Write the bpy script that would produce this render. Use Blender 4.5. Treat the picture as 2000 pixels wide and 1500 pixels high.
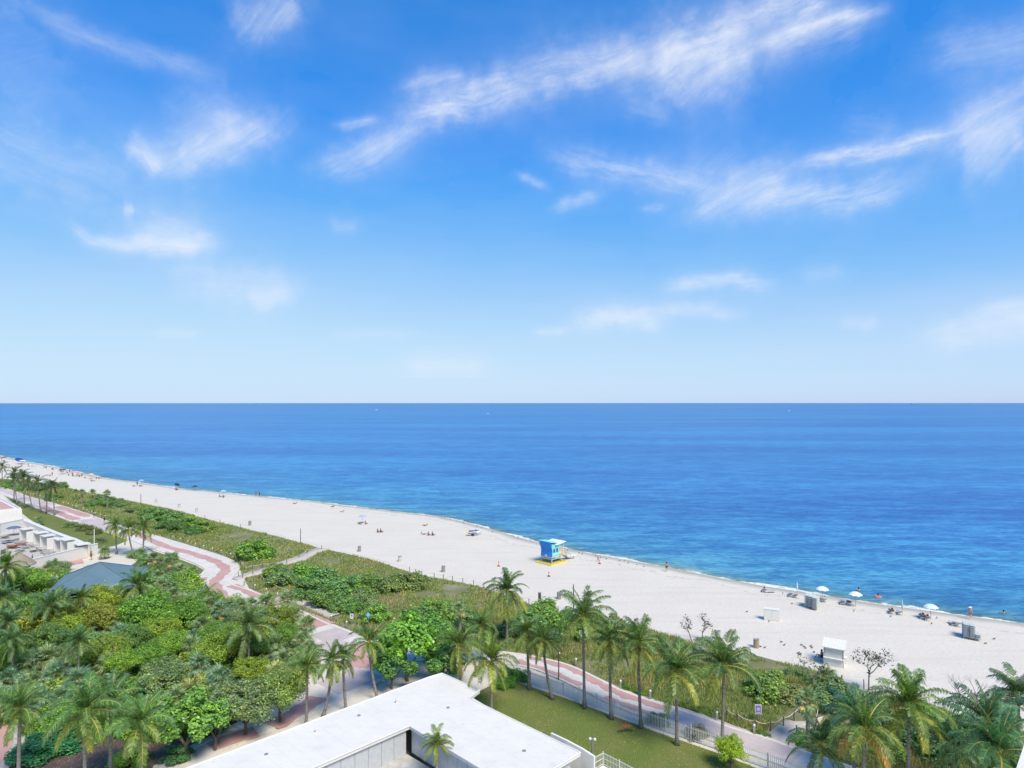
import bpy, bmesh, math, random
import numpy as np
from mathutils import Vector, Matrix, geometry
for o in list(bpy.data.objects): bpy.data.objects.remove(o)
S = bpy.context.scene; C = S.collection; R = math.radians; PI = math.pi
# ------------------------------------------------------------------ camera, sky, sun, exposure
F, H, HZ = 1260.0, 32.0, 787.0            # focal length in photo pixels, eye height (m), horizon row
cam = bpy.data.cameras.new('camera'); camo = bpy.data.objects.new('camera', cam); C.objects.link(camo)
camo.location = (0, 0, H); camo.rotation_euler = (PI/2, 0, 0)
cam.sensor_width = 36; cam.lens = F/2000*36; cam.shift_y = (HZ-750)/2000; cam.clip_start = .5; cam.clip_end = 500000
S.camera = camo
SUN_EL, SUN_AZ = 54, 148                  # degrees; azimuth clockwise from +Y (straight ahead)
w = bpy.data.worlds.new('World'); S.world = w; w.use_nodes = True
nt = w.node_tree; bg = nt.nodes['Background']
sky = nt.nodes.new('ShaderNodeTexSky'); sky.sky_type = 'NISHITA'; sky.sun_disc = False
sky.sun_elevation = R(SUN_EL); sky.sun_rotation = R(SUN_AZ)
sky.altitude = 0; sky.air_density = 1.0; sky.dust_density = 0.35; sky.ozone_density = 2.4
# photographic grade of the sky: a deeper blue overhead, a clean pale blue at the horizon
EXP = 1.7; KS = .12*2**.45/1.5
def vmul(src, k):
    x = nt.nodes.new('ShaderNodeVectorMath'); x.operation = 'SCALE'; x.inputs['Scale'].default_value = k; nt.links.new(src, x.inputs[0]); return x.outputs[0]
cv = nt.nodes.new('ShaderNodeRGBCurve')
for ci, pts in enumerate(([(0, 0), (.06, .0), (.085, .008), (.14, .055), (.25, .225), (.36, .40), (.6, .55), (1, .6)], [(0, 0), (.14, .19), (.17, .225), (.22, .285), (.34, .46), (.6, .70), (.85, .79), (1, .82)], [(0, 0), (.3, .68), (.38, .83), (.46, .92), (.62, .96), (.85, .98), (1, 1)])):
    c = cv.mapping.curves[ci]
    while len(c.points) < len(pts): c.points.new(.5, .5)
    for q, p in zip(c.points, pts): q.location = p
cv.mapping.update()
nt.links.new(vmul(sky.outputs[0], KS), cv.inputs['Color']); nt.links.new(vmul(cv.outputs[0], 1/(.12*2**EXP)), bg.inputs['Color'])
bg.inputs['Strength'].default_value = .12
sl = bpy.data.lights.new('sun', 'SUN'); sl.energy = 1.5; sl.angle = R(22); sl.color = (1, .905, .75)
so = bpy.data.objects.new('sun', sl); C.objects.link(so)
sd = Vector((math.sin(R(SUN_AZ))*math.cos(R(SUN_EL)), math.cos(R(SUN_AZ))*math.cos(R(SUN_EL)), math.sin(R(SUN_EL))))
so.rotation_euler = (-sd).to_track_quat('-Z', 'Y').to_euler(); so.location = sd*200
S.view_settings.view_transform = 'Standard'; S.view_settings.look = 'None'; S.view_settings.exposure = EXP; S.view_settings.gamma = 1
S.view_settings.use_curve_mapping = False
S.render.engine = 'CYCLES'
S.cycles.max_bounces = 6; S.cycles.diffuse_bounces = 3; S.cycles.transparent_max_bounces = 8
rnd = random.Random(5); nr = np.random.default_rng(11)
# ------------------------------------------------------------------ helpers
def G(px, py, z=0.0):                     # point at height z that the photograph shows at (px, py)
    Y = F*(H-z)/(py-HZ); return Vector(((px-1000)*Y/F, Y, z))
def PX(v): return 1000+F*v[0]/max(v[1], 1), HZ+F*(H-v[2])/max(v[1], 1)
def lerp_tab(tab, x):
    xs = [p[0] for p in tab]; ys = [p[1] for p in tab]
    if x <= xs[0]: i = 0
    elif x >= xs[-1]: i = len(xs)-2
    else: return float(np.interp(x, xs, ys))
    return ys[i]+(x-xs[i])*(ys[i+1]-ys[i])/(xs[i+1]-xs[i])
class MB:
    def __init__(s): s.v = []; s.f = []; s.m = []
    def add(s, vs, fs, mi=0):
        b = len(s.v); s.v += [tuple(v) for v in vs]; s.f += [tuple(i+b for i in f) for f in fs]; s.m += [mi]*len(fs); return s
    def box(s, c, d, rz=0, mi=0, rx=0, ry=0):
        M_ = Matrix.Translation(c) @ Matrix.Rotation(rz, 4, 'Z') @ Matrix.Rotation(ry, 4, 'Y') @ Matrix.Rotation(rx, 4, 'X')
        vs = [M_ @ Vector((x*d[0]/2, y*d[1]/2, z*d[2]/2)) for x in (-1, 1) for y in (-1, 1) for z in (-1, 1)]
        return s.add(vs, [(0,1,3,2),(4,6,7,5),(0,4,5,1),(2,3,7,6),(0,2,6,4),(1,5,7,3)], mi)
    def tube(s, pts, rad, n=6, mi=0, caps=True):
        pts = [Vector(p) for p in pts]; k = len(pts)
        if not hasattr(rad, '__len__'): rad = [rad]*k
        rings = []
        for i, p in enumerate(pts):
            t = (pts[min(i+1, k-1)]-pts[max(i-1, 0)]).normalized()
            a = t.cross(Vector((0, 0, 1)) if abs(t.z) < .95 else Vector((1, 0, 0))).normalized(); b = t.cross(a)
            rings.append([p+(a*math.cos(2*PI*j/n)+b*math.sin(2*PI*j/n))*rad[i] for j in range(n)])
        fs = [(i*n+j, i*n+(j+1) % n, (i+1)*n+(j+1) % n, (i+1)*n+j) for i in range(k-1) for j in range(n)]
        if caps: fs += [tuple(range(n))[::-1], tuple(range((k-1)*n, k*n))]
        return s.add([v for r in rings for v in r], fs, mi)
    def lathe(s, prof, n=12, c=(0, 0, 0), mi=0):      # prof: (radius, z)
        k = len(prof); vs = [(c[0]+r*math.cos(2*PI*j/n), c[1]+r*math.sin(2*PI*j/n), c[2]+z) for r, z in prof for j in range(n)]
        fs = [(i*n+j, i*n+(j+1) % n, (i+1)*n+(j+1) % n, (i+1)*n+j) for i in range(k-1) for j in range(n)]
        return s.add(vs, fs+[tuple(range(n))[::-1], tuple(range((k-1)*n, k*n))], mi)
    def prism(s, poly, z0, z1, mi=0):
        n = len(poly); poly = [(p[0], p[1]) for p in poly]
        if sum(poly[i][0]*poly[(i+1) % n][1]-poly[(i+1) % n][0]*poly[i][1] for i in range(n)) < 0: poly = poly[::-1]
        tri = geometry.tessellate_polygon([[Vector((x, y, 0)) for x, y in poly]])
        vs = [(x, y, z1) for x, y in poly]+[(x, y, z0) for x, y in poly]; fs = []
        for t in tri:
            a, b, c = [Vector((*poly[i], 0)) for i in t]
            t = t if (b-a).cross(c-a).z > 0 else t[::-1]
            fs.append(tuple(t)); fs.append(tuple(i+n for i in t[::-1]))
        fs += [(i, i+n, (i+1) % n+n, (i+1) % n) for i in range(n)]
        return s.add(vs, fs, mi)
    def mesh(s, name, mats, smooth=False):
        me = bpy.data.meshes.new(name); me.from_pydata(s.v, [], s.f)
        for m in (mats if isinstance(mats, (list, tuple)) else [mats]): me.materials.append(m)
        me.polygons.foreach_set('material_index', s.m)
        if smooth: me.polygons.foreach_set('use_smooth', [True]*len(s.f))
        me.update(); return me
def npmesh(name, V, Fc, mats, mi=None, attrs=None, smooth=False):
    V = np.asarray(V, np.float32); Fc = np.asarray(Fc, np.int32); n, k = Fc.shape
    me = bpy.data.meshes.new(name); me.vertices.add(len(V)); me.vertices.foreach_set('co', V.ravel())
    me.loops.add(n*k); me.loops.foreach_set('vertex_index', Fc.ravel())
    me.polygons.add(n); me.polygons.foreach_set('loop_start', np.arange(n, dtype=np.int32)*k)
    for m in (mats if isinstance(mats, (list, tuple)) else [mats]): me.materials.append(m)
    if mi is not None: me.polygons.foreach_set('material_index', np.asarray(mi, np.int32))
    for a, d in (attrs or {}).items():
        at = me.attributes.new(a, 'FLOAT', 'POINT'); at.data.foreach_set('value', np.asarray(d, np.float32))
    me.update(calc_edges=True)
    me.polygons.foreach_set('use_smooth', np.full(n, smooth)); return me
def link(name, me, parent=None, loc=None, rz=None, col=None, scale=None):
    o = bpy.data.objects.new(name, me); C.objects.link(o)
    if parent is not None: o.parent = parent
    if loc is not None: o.location = loc
    if rz is not None: o.rotation_euler = (0, 0, rz) if not hasattr(rz, '__len__') else rz
    if scale is not None: o.scale = scale if hasattr(scale, '__len__') else (scale,)*3
    if col is not None: o.color = (*col[:3], 1)
    return o
def tag(o, label=None, cat=None, group=None, kind=None):
    if label: o['label'] = label
    if cat: o['category'] = cat
    if group: o['group'] = group
    if kind: o['kind'] = kind
    return o
def thing(name, label, cat, loc=(0, 0, 0), rz=0, group=None):
    return tag(link(name, None, None, loc, rz), label, cat, group)
def obj(name, mb, mat, parent=None, col=None, smooth=False, **k):
    return link(name, mb.mesh(name, mat, smooth), parent, col=col, **k)
def struct(name, me): return tag(link(name, me), kind='structure')
def copy_tree(o, parent=None):
    c = o.copy(); C.objects.link(c); c.parent = parent
    for ch in o.children: copy_tree(ch, c)
    return c
# ------------------------------------------------------------------ materials
def nodes(name):
    m = bpy.data.materials.new(name); m.use_nodes = True; n = m.node_tree.nodes; return m, n, m.node_tree.links.new, n['Principled BSDF']
def mixc(n, L, fac, a, b, blend='MIX'):
    x = n.new('ShaderNodeMix'); x.data_type = 'RGBA'; x.blend_type = blend
    for i, v in ((0, fac), (6, a), (7, b)):
        if isinstance(v, bpy.types.NodeSocket): L(v, x.inputs[i])
        else: x.inputs[i].default_value = v if i == 0 else (*v[:3], 1)
    return x.outputs[2]
def noise(n, L, scale, detail=5, vec=None, rough=.6):
    x = n.new('ShaderNodeTexNoise'); x.inputs['Scale'].default_value = scale; x.inputs['Detail'].default_value = detail; x.inputs['Roughness'].default_value = rough
    if vec is not None: L(vec, x.inputs['Vector'])
    return x.outputs[0]
def ramp(n, L, fac, stops):
    x = n.new('ShaderNodeValToRGB'); e = x.color_ramp.elements
    while len(e) < len(stops): e.new(.5)
    for el, (p, c) in zip(e, stops): el.position = p; el.color = (*c, 1) if len(c) == 3 else c
    L(fac, x.inputs[0]); return x.outputs[0]
def gmap(n, L, scale=(1, 1, 1), rz=0, world=True):
    t = n.new('ShaderNodeNewGeometry').outputs['Position'] if world else n.new('ShaderNodeTexCoord').outputs['Object']
    m = n.new('ShaderNodeMapping'); m.inputs['Scale'].default_value = scale; m.inputs['Rotation'].default_value = (0, 0, rz); L(t, m.inputs[0]); return m.outputs[0]
def bump(n, L, p, h, st, dist=.05):
    b = n.new('ShaderNodeBump'); b.inputs['Strength'].default_value = st; b.inputs['Distance'].default_value = dist; L(h, b.inputs['Height']); L(b.outputs[0], p.inputs['Normal'])
def M(name, c1, c2=None, sc=3, rough=.7, bs=0, bsc=20, spec=.3, metal=0, lo=.35, hi=.65, objcol=False):
    m, n, L, p = nodes(name); v = gmap(n, L, world=False)
    c2 = c2 or tuple(x*.82 for x in c1)
    col = ramp(n, L, noise(n, L, sc, 6, v), [(lo, c1), (hi, c2)])
    if objcol:
        oi = n.new('ShaderNodeObjectInfo'); col = mixc(n, L, 1.0, oi.outputs['Color'], col, 'MULTIPLY')
    L(col, p.inputs['Base Color'])
    p.inputs['Roughness'].default_value = rough; p.inputs['Specular IOR Level'].default_value = spec; p.inputs['Metallic'].default_value = metal
    if bs: bump(n, L, p, noise(n, L, bsc, 5, v), bs)
    return m
LEAF_GAIN = 2.2
def leafmat(name, dark=.45, light=1.5, hue=(1.1, 1.0, .7), transl=.36, rough=.5, spec=.35, clump=False):
    m, n, L, p = nodes(name); oi = n.new('ShaderNodeObjectInfo'); g = n.new('ShaderNodeNewGeometry')
    r = ramp(n, L, g.outputs['Random Per Island'], [(0, (dark, dark*1.05, dark)), (.7, (1, 1, 1)), (1, tuple(light*h for h in hue))])
    col = mixc(n, L, 1.0, mixc(n, L, 1.0, oi.outputs['Color'], (LEAF_GAIN,)*3, 'MULTIPLY'), r, 'MULTIPLY')
    if clump: col = mixc(n, L, 1.0, col, ramp(n, L, noise(n, L, 2.6, 3, gmap(n, L, world=False)), [(.32, (.62, .68, .75)), (.5, (1, 1, 1)), (.66, (1.45, 1.3, 1.0))]), 'MULTIPLY')
    L(col, p.inputs['Base Color']); p.inputs['Roughness'].default_value = rough; p.inputs['Specular IOR Level'].default_value = spec
    t = n.new('ShaderNodeBsdfTranslucent'); L(mixc(n, L, 1.0, col, (1.25, 1.3, .6), 'MULTIPLY'), t.inputs[0])
    x = n.new('ShaderNodeMixShader'); x.inputs[0].default_value = transl; L(p.outputs[0], x.inputs[1]); L(t.outputs[0], x.inputs[2]); L(x.outputs[0], n['Material Output'].inputs[0])
    return m
MAT = {}
MAT['white'] = M('white_paint', (.70, .69, .66), (.63, .625, .60), 2, .5)
MAT['tint'] = M('painted_surface', (1, 1, 1), (.88, .88, .88), 3, .55, objcol=True)
MAT['fabric'] = M('woven_fabric', (1, 1, 1), (.85, .85, .85), 6, .9, spec=.1, objcol=True)
MAT['skin'] = M('skin', (1, 1, 1), (.9, .88, .86), 8, .6, objcol=True)
MAT['grey'] = M('grey_metal', (.35, .36, .37), (.28, .29, .3), 4, .45, metal=.4)
MAT['dark'] = M('dark_timber', (.08, .07, .06), (.13, .11, .09), 6, .8)
MAT['concrete'] = M('bare_concrete', (.5, .49, .46), (.36, .35, .33), 1.2, .85, .3, 14)
MAT['rope'] = M('rope', (.7, .68, .6), (.55, .52, .45), 20, .9)
MAT['leaf'] = leafmat('leaf', clump=True)
MAT['leaf_gloss'] = leafmat('sea_grape_leaf', .5, 1.4, (1.05, 1.0, .75), .22, .38, .5, True)
MAT['frond'] = leafmat('palm_leaflet', .45, 1.5, (1.15, 1.0, .6), .32, .42, .45)
MAT['fan'] = leafmat('fan_leaf_segment', .5, 1.4, (1.05, 1.0, .85), .22, .5, .4)
MAT['grass'] = leafmat('dune_grass_blade', .6, 1.5, (1.25, 1.05, .7), .3, .7, .1)
MAT['rachis'] = M('frond_stalk', (.36, .36, .07), (.42, .32, .08), 3, .5)
MAT['bark'] = M('bark', (.16, .13, .10), (.09, .075, .06), 6, .9, .5, 20)
def trunkmat():
    m, n, L, p = nodes('palm_bark'); v = gmap(n, L, (1, 1, 9), world=False)
    f = noise(n, L, 1.6, 4, v); L(ramp(n, L, f, [(.35, (.12, .105, .095)), (.62, (.30, .27, .245))]), p.inputs['Base Color']); p.inputs['Roughness'].default_value = .9
    bump(n, L, p, f, .7); return m
MAT['trunk'] = trunkmat()
# ------------------------------------------------------------------ clouds: high cirrus on a far shell, density from strokes of ice streaks
def vnoise(x, y, seed):
    r = np.random.default_rng(seed); T = r.random((256, 256)); xi = np.floor(x).astype(int); yi = np.floor(y).astype(int); fx = x-xi; fy = y-yi
    fx = fx*fx*fx*(fx*(fx*6-15)+10); fy = fy*fy*fy*(fy*(fy*6-15)+10); a = lambda i, j: T[(xi+i) % 256, (yi+j) % 256]
    return (a(0, 0)*(1-fx)+a(1, 0)*fx)*(1-fy)+(a(0, 1)*(1-fx)+a(1, 1)*fx)*fy
def fbm(x, y, seed, o=5, g=.55):
    s = 0; a = 1; t = 0
    for i in range(o): s = s+a*vnoise(x*2**i+i*17.3, y*2**i+i*9.1, seed+i); t += a; a *= g
    return s/t
def azel(px, py):
    x, z = (px-1000)/F, (HZ-py)/F; return math.degrees(math.atan(x)), math.degrees(math.atan2(z, math.hypot(1, x)))
STROKES = [  # polyline in photo pixels, half width, strength, streak angle offset, fibre contrast
 ([(610,325),(700,312),(770,285),(810,255)], 26, .40, 8, .8), ([(690,300),(760,270),(830,230)], 24, .42, 10, .8),
 ([(800,225),(880,205),(960,185),(1040,155)], 30, .78, -8, .8), ([(1000,165),(1090,138),(1200,118),(1290,115)], 36, .62, 5, .8),
 ([(1250,130),(1330,105),(1400,90),(1470,78)], 48, .92, 12, .7), ([(1300,165),(1400,140),(1480,120)], 50, .40, 25, .9),
 ([(1400,62),(1480,28),(1560,8),(1640,-12)], 26, .75, 0, .8), ([(1470,95),(1560,60),(1640,34),(1725,18)], 11, .85, 2, .6), ([(1480,105),(1560,75),(1650,52),(1700,45)], 28, .40, 6, 1.),
 ([(780,175),(830,155),(915,152)], 15, .42, 5, .8), ([(655,246),(680,243),(740,234)], 8, .42, 0, .6),
 ([(1070,298),(1140,320),(1230,338),(1330,350),(1420,362)], 24, .48, -3, .8), ([(1330,330),(1400,330),(1460,320)], 45, .2, 30, .8),
 ([(1330,412),(1420,380),(1500,352),(1560,325)], 34, .55, 8, .8), ([(1440,415),(1500,392),(1580,380),(1660,385),(1730,368),(1790,345)], 26, .62, 6, .8),
 ([(1560,320),(1650,302),(1740,290),(1800,272),(1870,262)], 14, .85, 0, .6), ([(1860,300),(1900,290),(1960,265),(2010,245)], 44, .62, 30, .7), ([(1840,265),(1930,235),(2010,200),(2120,150)], 34, .5, 5, .8),
 ([(1010,340),(1040,352),(1070,368)], 8, .4, 0, .6), ([(1080,410),(1110,395),(1175,380)], 11, .4, 0, .7), ([(1250,408),(1300,404)], 8, .25, 0, .7),
 ([(1810,125),(1880,100),(1960,92),(2080,70)], 36, .3, 5, .9), ([(1220,200),(1270,215),(1310,235)], 16, .22, 0, .8),
 ([(1295,562),(1350,552),(1430,545),(1510,558)], 16, .62, 0, .5), ([(1120,632),(1200,618),(1270,625),(1300,612)], 24, .75, 0, .45), ([(1280,602),(1360,605),(1450,615)], 14, .45, 0, .5), ([(1040,650),(1110,645)], 9, .4, 0, .5),
 ([(1800,662),(1880,650),(1960,638),(2080,620)], 24, .6, 0, .5), ([(1900,610),(2060,590)], 16, .4, 0, .6), ([(1640,630),(1720,632)], 12, .3, 0, .5), ([(780,722),(860,715),(960,720)], 26, .4, 0, .4),
 ([(1560,540),(1650,535)], 14, .2, 0, .6), ([(1640,235),(1760,250)], 22, .16, 0, .8),
 ([(240,278),(280,300),(320,328)], 22, .72, -20, .6), ([(300,325),(370,302),(430,280),(490,262),(555,238)], 30, .72, 12, .6), ([(420,205),(445,245),(460,280)], 22, .38, 40, .7), ([(330,270),(400,240),(480,235)], 48, .25, 10, .8),
 ([(140,440),(175,470),(240,482)], 9, .5, 0, .6), ([(200,475),(270,480),(350,480),(430,472)], 17, .8, 0, .5), ([(255,455),(330,450),(400,480)], 26, .42, -10, .6), ([(240,410),(262,412)], 12, .55, 0, .5), ([(240,430),(300,430),(420,420)], 40, .2, 0, .7),
 ([(370,565),(430,560),(500,548),(570,552)], 34, .42, 0, .6), ([(480,582),(530,585),(575,560)], 20, .6, 0, .5), ([(330,520),(430,525)], 30, .2, 0, .7),
 ([(455,72),(500,40),(545,25),(590,-5)], 32, .5, 14, .7), ([(30,0),(110,45),(220,90),(320,118),(430,148)], 16, .3, 0, .5),
 ([(-80,250),(60,310),(180,360),(260,390)], 60, .3, -5, .7), ([(-50,120),(30,100),(90,60)], 80, .18, 0, .7), ([(300,652),(390,650)], 9, .3, 0, .5), ([(640,442),(700,440)], 14, .22, 0, .6), ([(640,655),(820,650)], 10, .2, 0, .5)]
def build_clouds():
    az = np.r_[np.arange(-180, -42, .3), np.arange(-42, 42, .09), np.arange(42, 180, .3)]; el = np.r_[np.arange(2.2, 33, .08), np.arange(33, 44, .25)]; A, E = np.meshgrid(az, el, indexing='ij'); D = np.zeros_like(A)
    strokes = [([azel(*p) for p in pl], wd/F*57.3, am, an, fc) for pl, wd, am, an, fc in STROKES]
    r = random.Random(3)
    for i in range(110):                       # the same kind of streaks all round the sky
        a0 = r.uniform(48, 312); a0 = a0-360 if a0 > 180 else a0; e0 = r.uniform(5, 40); ln = r.uniform(3, 14); an = R(r.uniform(-5, 28))
        pl = [(a0+t*ln*math.cos(an), e0+t*ln*math.sin(an)+.5*math.sin(t*5+i)) for t in (0, .33, .66, 1)]
        strokes.append((pl, r.uniform(.5, 2), r.uniform(.2, .7), r.uniform(-5, 15), .75))
    for si, (pl, wd, am, an, fc) in enumerate(strokes):
        lo = min(p[0] for p in pl)-wd*6, min(p[1] for p in pl)-wd*6; hi = max(p[0] for p in pl)+wd*6, max(p[1] for p in pl)+wd*6
        i0, i1 = np.searchsorted(az, [lo[0], hi[0]]); j0, j1 = np.searchsorted(el, [lo[1], hi[1]])
        if i1 <= i0 or j1 <= j0: continue
        a = A[i0:i1, j0:j1]; e = E[i0:i1, j0:j1]
        wa = a+(fbm(a*.9+si*7, e*.9, 40+si)-.5)*wd*.9; we = e+(fbm(a*.9+si*3, e*.9, 90+si)-.5)*wd*.9
        best = np.full(a.shape, 1e9); along = np.zeros(a.shape); tot = 0; seg = []
        for p, q in zip(pl, pl[1:]): L_ = math.dist(p, q); seg.append((p, q, L_, tot)); tot += L_
        for p, q, L_, t0 in seg:
            dx, dy = (q[0]-p[0])/L_, (q[1]-p[1])/L_; t = np.clip((wa-p[0])*dx+(we-p[1])*dy, 0, L_)
            d = np.hypot(wa-p[0]-t*dx, we-p[1]-t*dy); m = d < best; best = np.where(m, d, best); along = np.where(m, t0+t, along)
        ang = math.atan2(pl[-1][1]-pl[0][1], pl[-1][0]-pl[0][0])+R(an)
        u = a*math.cos(ang)+e*math.sin(ang); v = -a*math.sin(ang)+e*math.cos(ang); k = 1.1/max(wd, .35)
        v = v+(fbm(u*k*.35, v*k*.35, 7+si)-.5)*.9/k
        fib = .5*fbm(u*k*.2+si*11, v*k*2.3, 200+si, 7, .66)+.31*fbm(u*k*.5, v*k*.9+5, 300+si, 5, .55)+.19*fbm(u*1.5, v*12, 500+si, 5, .7)
        fib = np.clip((fib-.47)*2.8+.42, 0, 1.3)
        end = np.clip(along/tot*3.5+.25, 0, 1)*np.clip((1-along/tot)*3.5+.25, 0, 1)
        den = am*np.exp(-(best/wd)**2*1.25)*end*.68*(1-fc*.9+fc*.9*fib*1.35)
        den = den+am*.2*np.exp(-(best/(wd*1.9))**2)*end*(.3+.9*fbm(u*k*.3, v*k*.7, 600+si, 5, .6))*min(1, fc*1.3)
        D[i0:i1, j0:j1] = 1-(1-D[i0:i1, j0:j1])*(1-np.clip(den, 0, .97))
    veil = np.clip(fbm(A*.05+3, E*.16, 77, 5)-.46, 0, 1)*.16*np.clip((E-2.2)/2, 0, 1)*np.clip((44-E)/4, 0, 1)
    D = 1-(1-D)*(1-veil)
    ra, re = np.radians(A), np.radians(E); RR = 90000.
    V = np.stack([np.sin(ra)*np.cos(re)*RR, np.cos(ra)*np.cos(re)*RR, np.sin(re)*RR+H], -1).reshape(-1, 3); n1, n2 = A.shape
    I, J = np.meshgrid(np.arange(n1), np.arange(n2-1), indexing='ij'); I2 = (I+1) % n1
    Q = np.stack([I*n2+J, I2*n2+J, I2*n2+J+1, I*n2+J+1], -1).reshape(-1, 4); d = D.ravel()
    Q = Q[d[Q].max(1) > .012]; used = np.unique(Q); mp = np.zeros(len(V), int); mp[used] = np.arange(len(used))
    m, n, L, p = nodes('cloud_ice'); n.remove(p)
    at = n.new('ShaderNodeAttribute'); at.attribute_name = 'cloud_amount'; tr = n.new('ShaderNodeBsdfTransparent'); em = n.new('ShaderNodeEmission')
    em.inputs[0].default_value = (.86, .91, 1, 1); em.inputs[1].default_value = 1.0/2**EXP
    x = n.new('ShaderNodeMixShader'); L(at.outputs['Fac'], x.inputs[0]); L(tr.outputs[0], x.inputs[1]); L(em.outputs[0], x.inputs[2]); L(x.outputs[0], n['Material Output'].inputs[0])
    m.cycles.emission_sampling = 'NONE'
    struct('sky_clouds', npmesh('sky_clouds', V[used], mp[Q], m, attrs={'cloud_amount': d[used]}, smooth=True))
build_clouds()
# ------------------------------------------------------------------ sea, beach
SHORE = [(0,889),(30,897),(80,906),(140,918),(200,932),(270,941),(340,951),(430,961),(510,968),(600,976),(702,990),(770,997),(838,1001),(875,1008),(932,1024),(977,1038),(1000,1044),(1052,1056),(1100,1068),(1152,1079),(1300,1104),(1400,1125),(1490,1143),(1610,1159),(1700,1173),(1850,1195),(2000,1216)]
sp = [G(*p).to_2d() for p in SHORE]
d0 = Vector((-.79, .61)); d1 = (sp[-1]-sp[-4]).normalized()
sp = [sp[0]+d0*k for k in (90000, 30000, 8000, 2000, 600, 200, 60)]+sp+[sp[-1]+d1*k for k in (40, 150, 600, 3000)]+[sp[-1]+d1*3000+Vector((.79, -.61))*90000]
def resample(pts, step, lim=1500):
    out = [pts[0]]
    for a, b in zip(pts, pts[1:]):
        n = max(1, int((b-a).length/step)) if (b-a).length < lim else 1
        out += [a+(b-a)*(i+1)/n for i in range(n)]
    return out
sp = resample(sp, 6)
for it in range(3): sp = [sp[0]]+[(sp[i-1]+sp[i]*2+sp[i+1])/4 for i in range(1, len(sp)-1)]+[sp[-1]]
sp = np.array([list(p) for p in sp]); SEA = np.array([.61, .79])
arc = np.cumsum(np.r_[0, np.hypot(*np.diff(sp, axis=0).T)])
cusp = .5*np.sin(arc/9)+.35*np.sin(arc/4.1+1); cusp[arc > 1e5] *= 1
inner = (sp[:, 1] < 900) & (sp[:, 1] > 30); sp = sp+SEA*(cusp*inner*.7)[:, None]
def strip(name, offs, zs, mat, sgn):
    V = []; off = []
    for o, z in zip(offs, zs): V.append(np.c_[sp+SEA*o*sgn, np.full(len(sp), z)]); off.append(np.full(len(sp), o))
    n = len(sp); k = len(offs); I, J = np.meshgrid(np.arange(k-1), np.arange(n-1), indexing='ij')
    Q = np.stack([I*n+J, (I+1)*n+J, (I+1)*n+J+1, I*n+J+1], -1).reshape(-1, 4)
    if sgn < 0: Q = Q[:, ::-1]
    o = np.concatenate(off)
    return struct(name, npmesh(name, np.concatenate(V), Q, mat, attrs={'offshore': o, 'logoff': np.log10(1+np.abs(o))}, smooth=True))
def watermat():
    m, n, L, p = nodes('sea_water'); at = n.new('ShaderNodeAttribute'); at.attribute_name = 'logoff'
    v1 = gmap(n, L, (.006, .05, 1), R(37.7)); v2 = gmap(n, L, (.09, .28, 1), R(25)); v3 = gmap(n, L, (.5, 1.3, 1), R(12)); v4 = gmap(n, L, (.0016, .009, 1), R(16))
    big = noise(n, L, 1, 4, v1); mid = noise(n, L, 1, 5, v2); fine = noise(n, L, 1, 4, v3, .7); swell = noise(n, L, 1, 13, v4, .74)
    a = n.new('ShaderNodeMath'); a.operation = 'MULTIPLY_ADD'; L(big, a.inputs[0]); a.inputs[1].default_value = .5; a.inputs[2].default_value = -.25
    s = n.new('ShaderNodeMath'); L(a.outputs[0], s.inputs[0]); L(at.outputs['Fac'], s.inputs[1])
    dv = n.new('ShaderNodeMath'); dv.operation = 'DIVIDE'; L(s.outputs[0], dv.inputs[0]); dv.inputs[1].default_value = 4.5
    base = ramp(n, L, dv.outputs[0], [(0, (.2, .31, .26)), (.09, (.12, .29, .34)), (.18, (.06, .275, .46)), (.33, (.042, .265, .53)), (.46, (.034, .245, .57)), (.6, (.028, .235, .55)), (.8, (.026, .215, .50))])
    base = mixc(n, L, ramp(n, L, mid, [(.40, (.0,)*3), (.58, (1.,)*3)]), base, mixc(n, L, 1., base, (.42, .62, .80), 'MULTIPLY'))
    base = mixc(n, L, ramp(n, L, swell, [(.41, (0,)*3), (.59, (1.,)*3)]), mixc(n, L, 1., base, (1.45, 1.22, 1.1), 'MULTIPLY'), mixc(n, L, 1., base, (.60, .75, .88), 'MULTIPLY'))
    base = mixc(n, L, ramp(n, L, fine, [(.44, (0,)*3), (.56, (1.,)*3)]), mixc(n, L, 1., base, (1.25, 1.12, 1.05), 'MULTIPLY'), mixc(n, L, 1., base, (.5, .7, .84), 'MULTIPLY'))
    # foam where the swash runs up
    fr = ramp(n, L, noise(n, L, .11, 6, gmap(n, L)), [(.40, (.06,)*3), (.62, (.46,)*3)])
    fo = n.new('ShaderNodeMath'); fo.operation = 'SUBTRACT'; L(fr, fo.inputs[0]); L(at.outputs['Fac'], fo.inputs[1])
    foam = mixc(n, L, 1., ramp(n, L, fo.outputs[0], [(0.0, (0,)*3), (.05, (.95,)*3)]), ramp(n, L, noise(n, L, 1.1, 5, gmap(n, L)), [(.35, (.35,)*3), (.55, (1,)*3)]), 'MULTIPLY')
    col = mixc(n, L, foam, base, (.78, .8, .8)); L(mixc(n, L, 1., col, (.98, .95, .88), 'MULTIPLY'), p.inputs['Base Color'])
    p.inputs['Roughness'].default_value = .3; p.inputs['IOR'].default_value = 1.33; p.inputs['Specular IOR Level'].default_value = .16
    h = mixc(n, L, .45, mid, fine); bump(n, L, p, h, 1., .7); return m
offs = [0, .6, 1.2, 2, 3, 4.5, 7, 10, 15, 22, 33, 50, 75, 120, 200, 350, 600, 1100, 2200, 5000, 12000, 30000, 80000, 200000]
strip('sea', offs, [-.32+.004*min(i, 3) for i in range(len(offs))], watermat(), 1)
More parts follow.
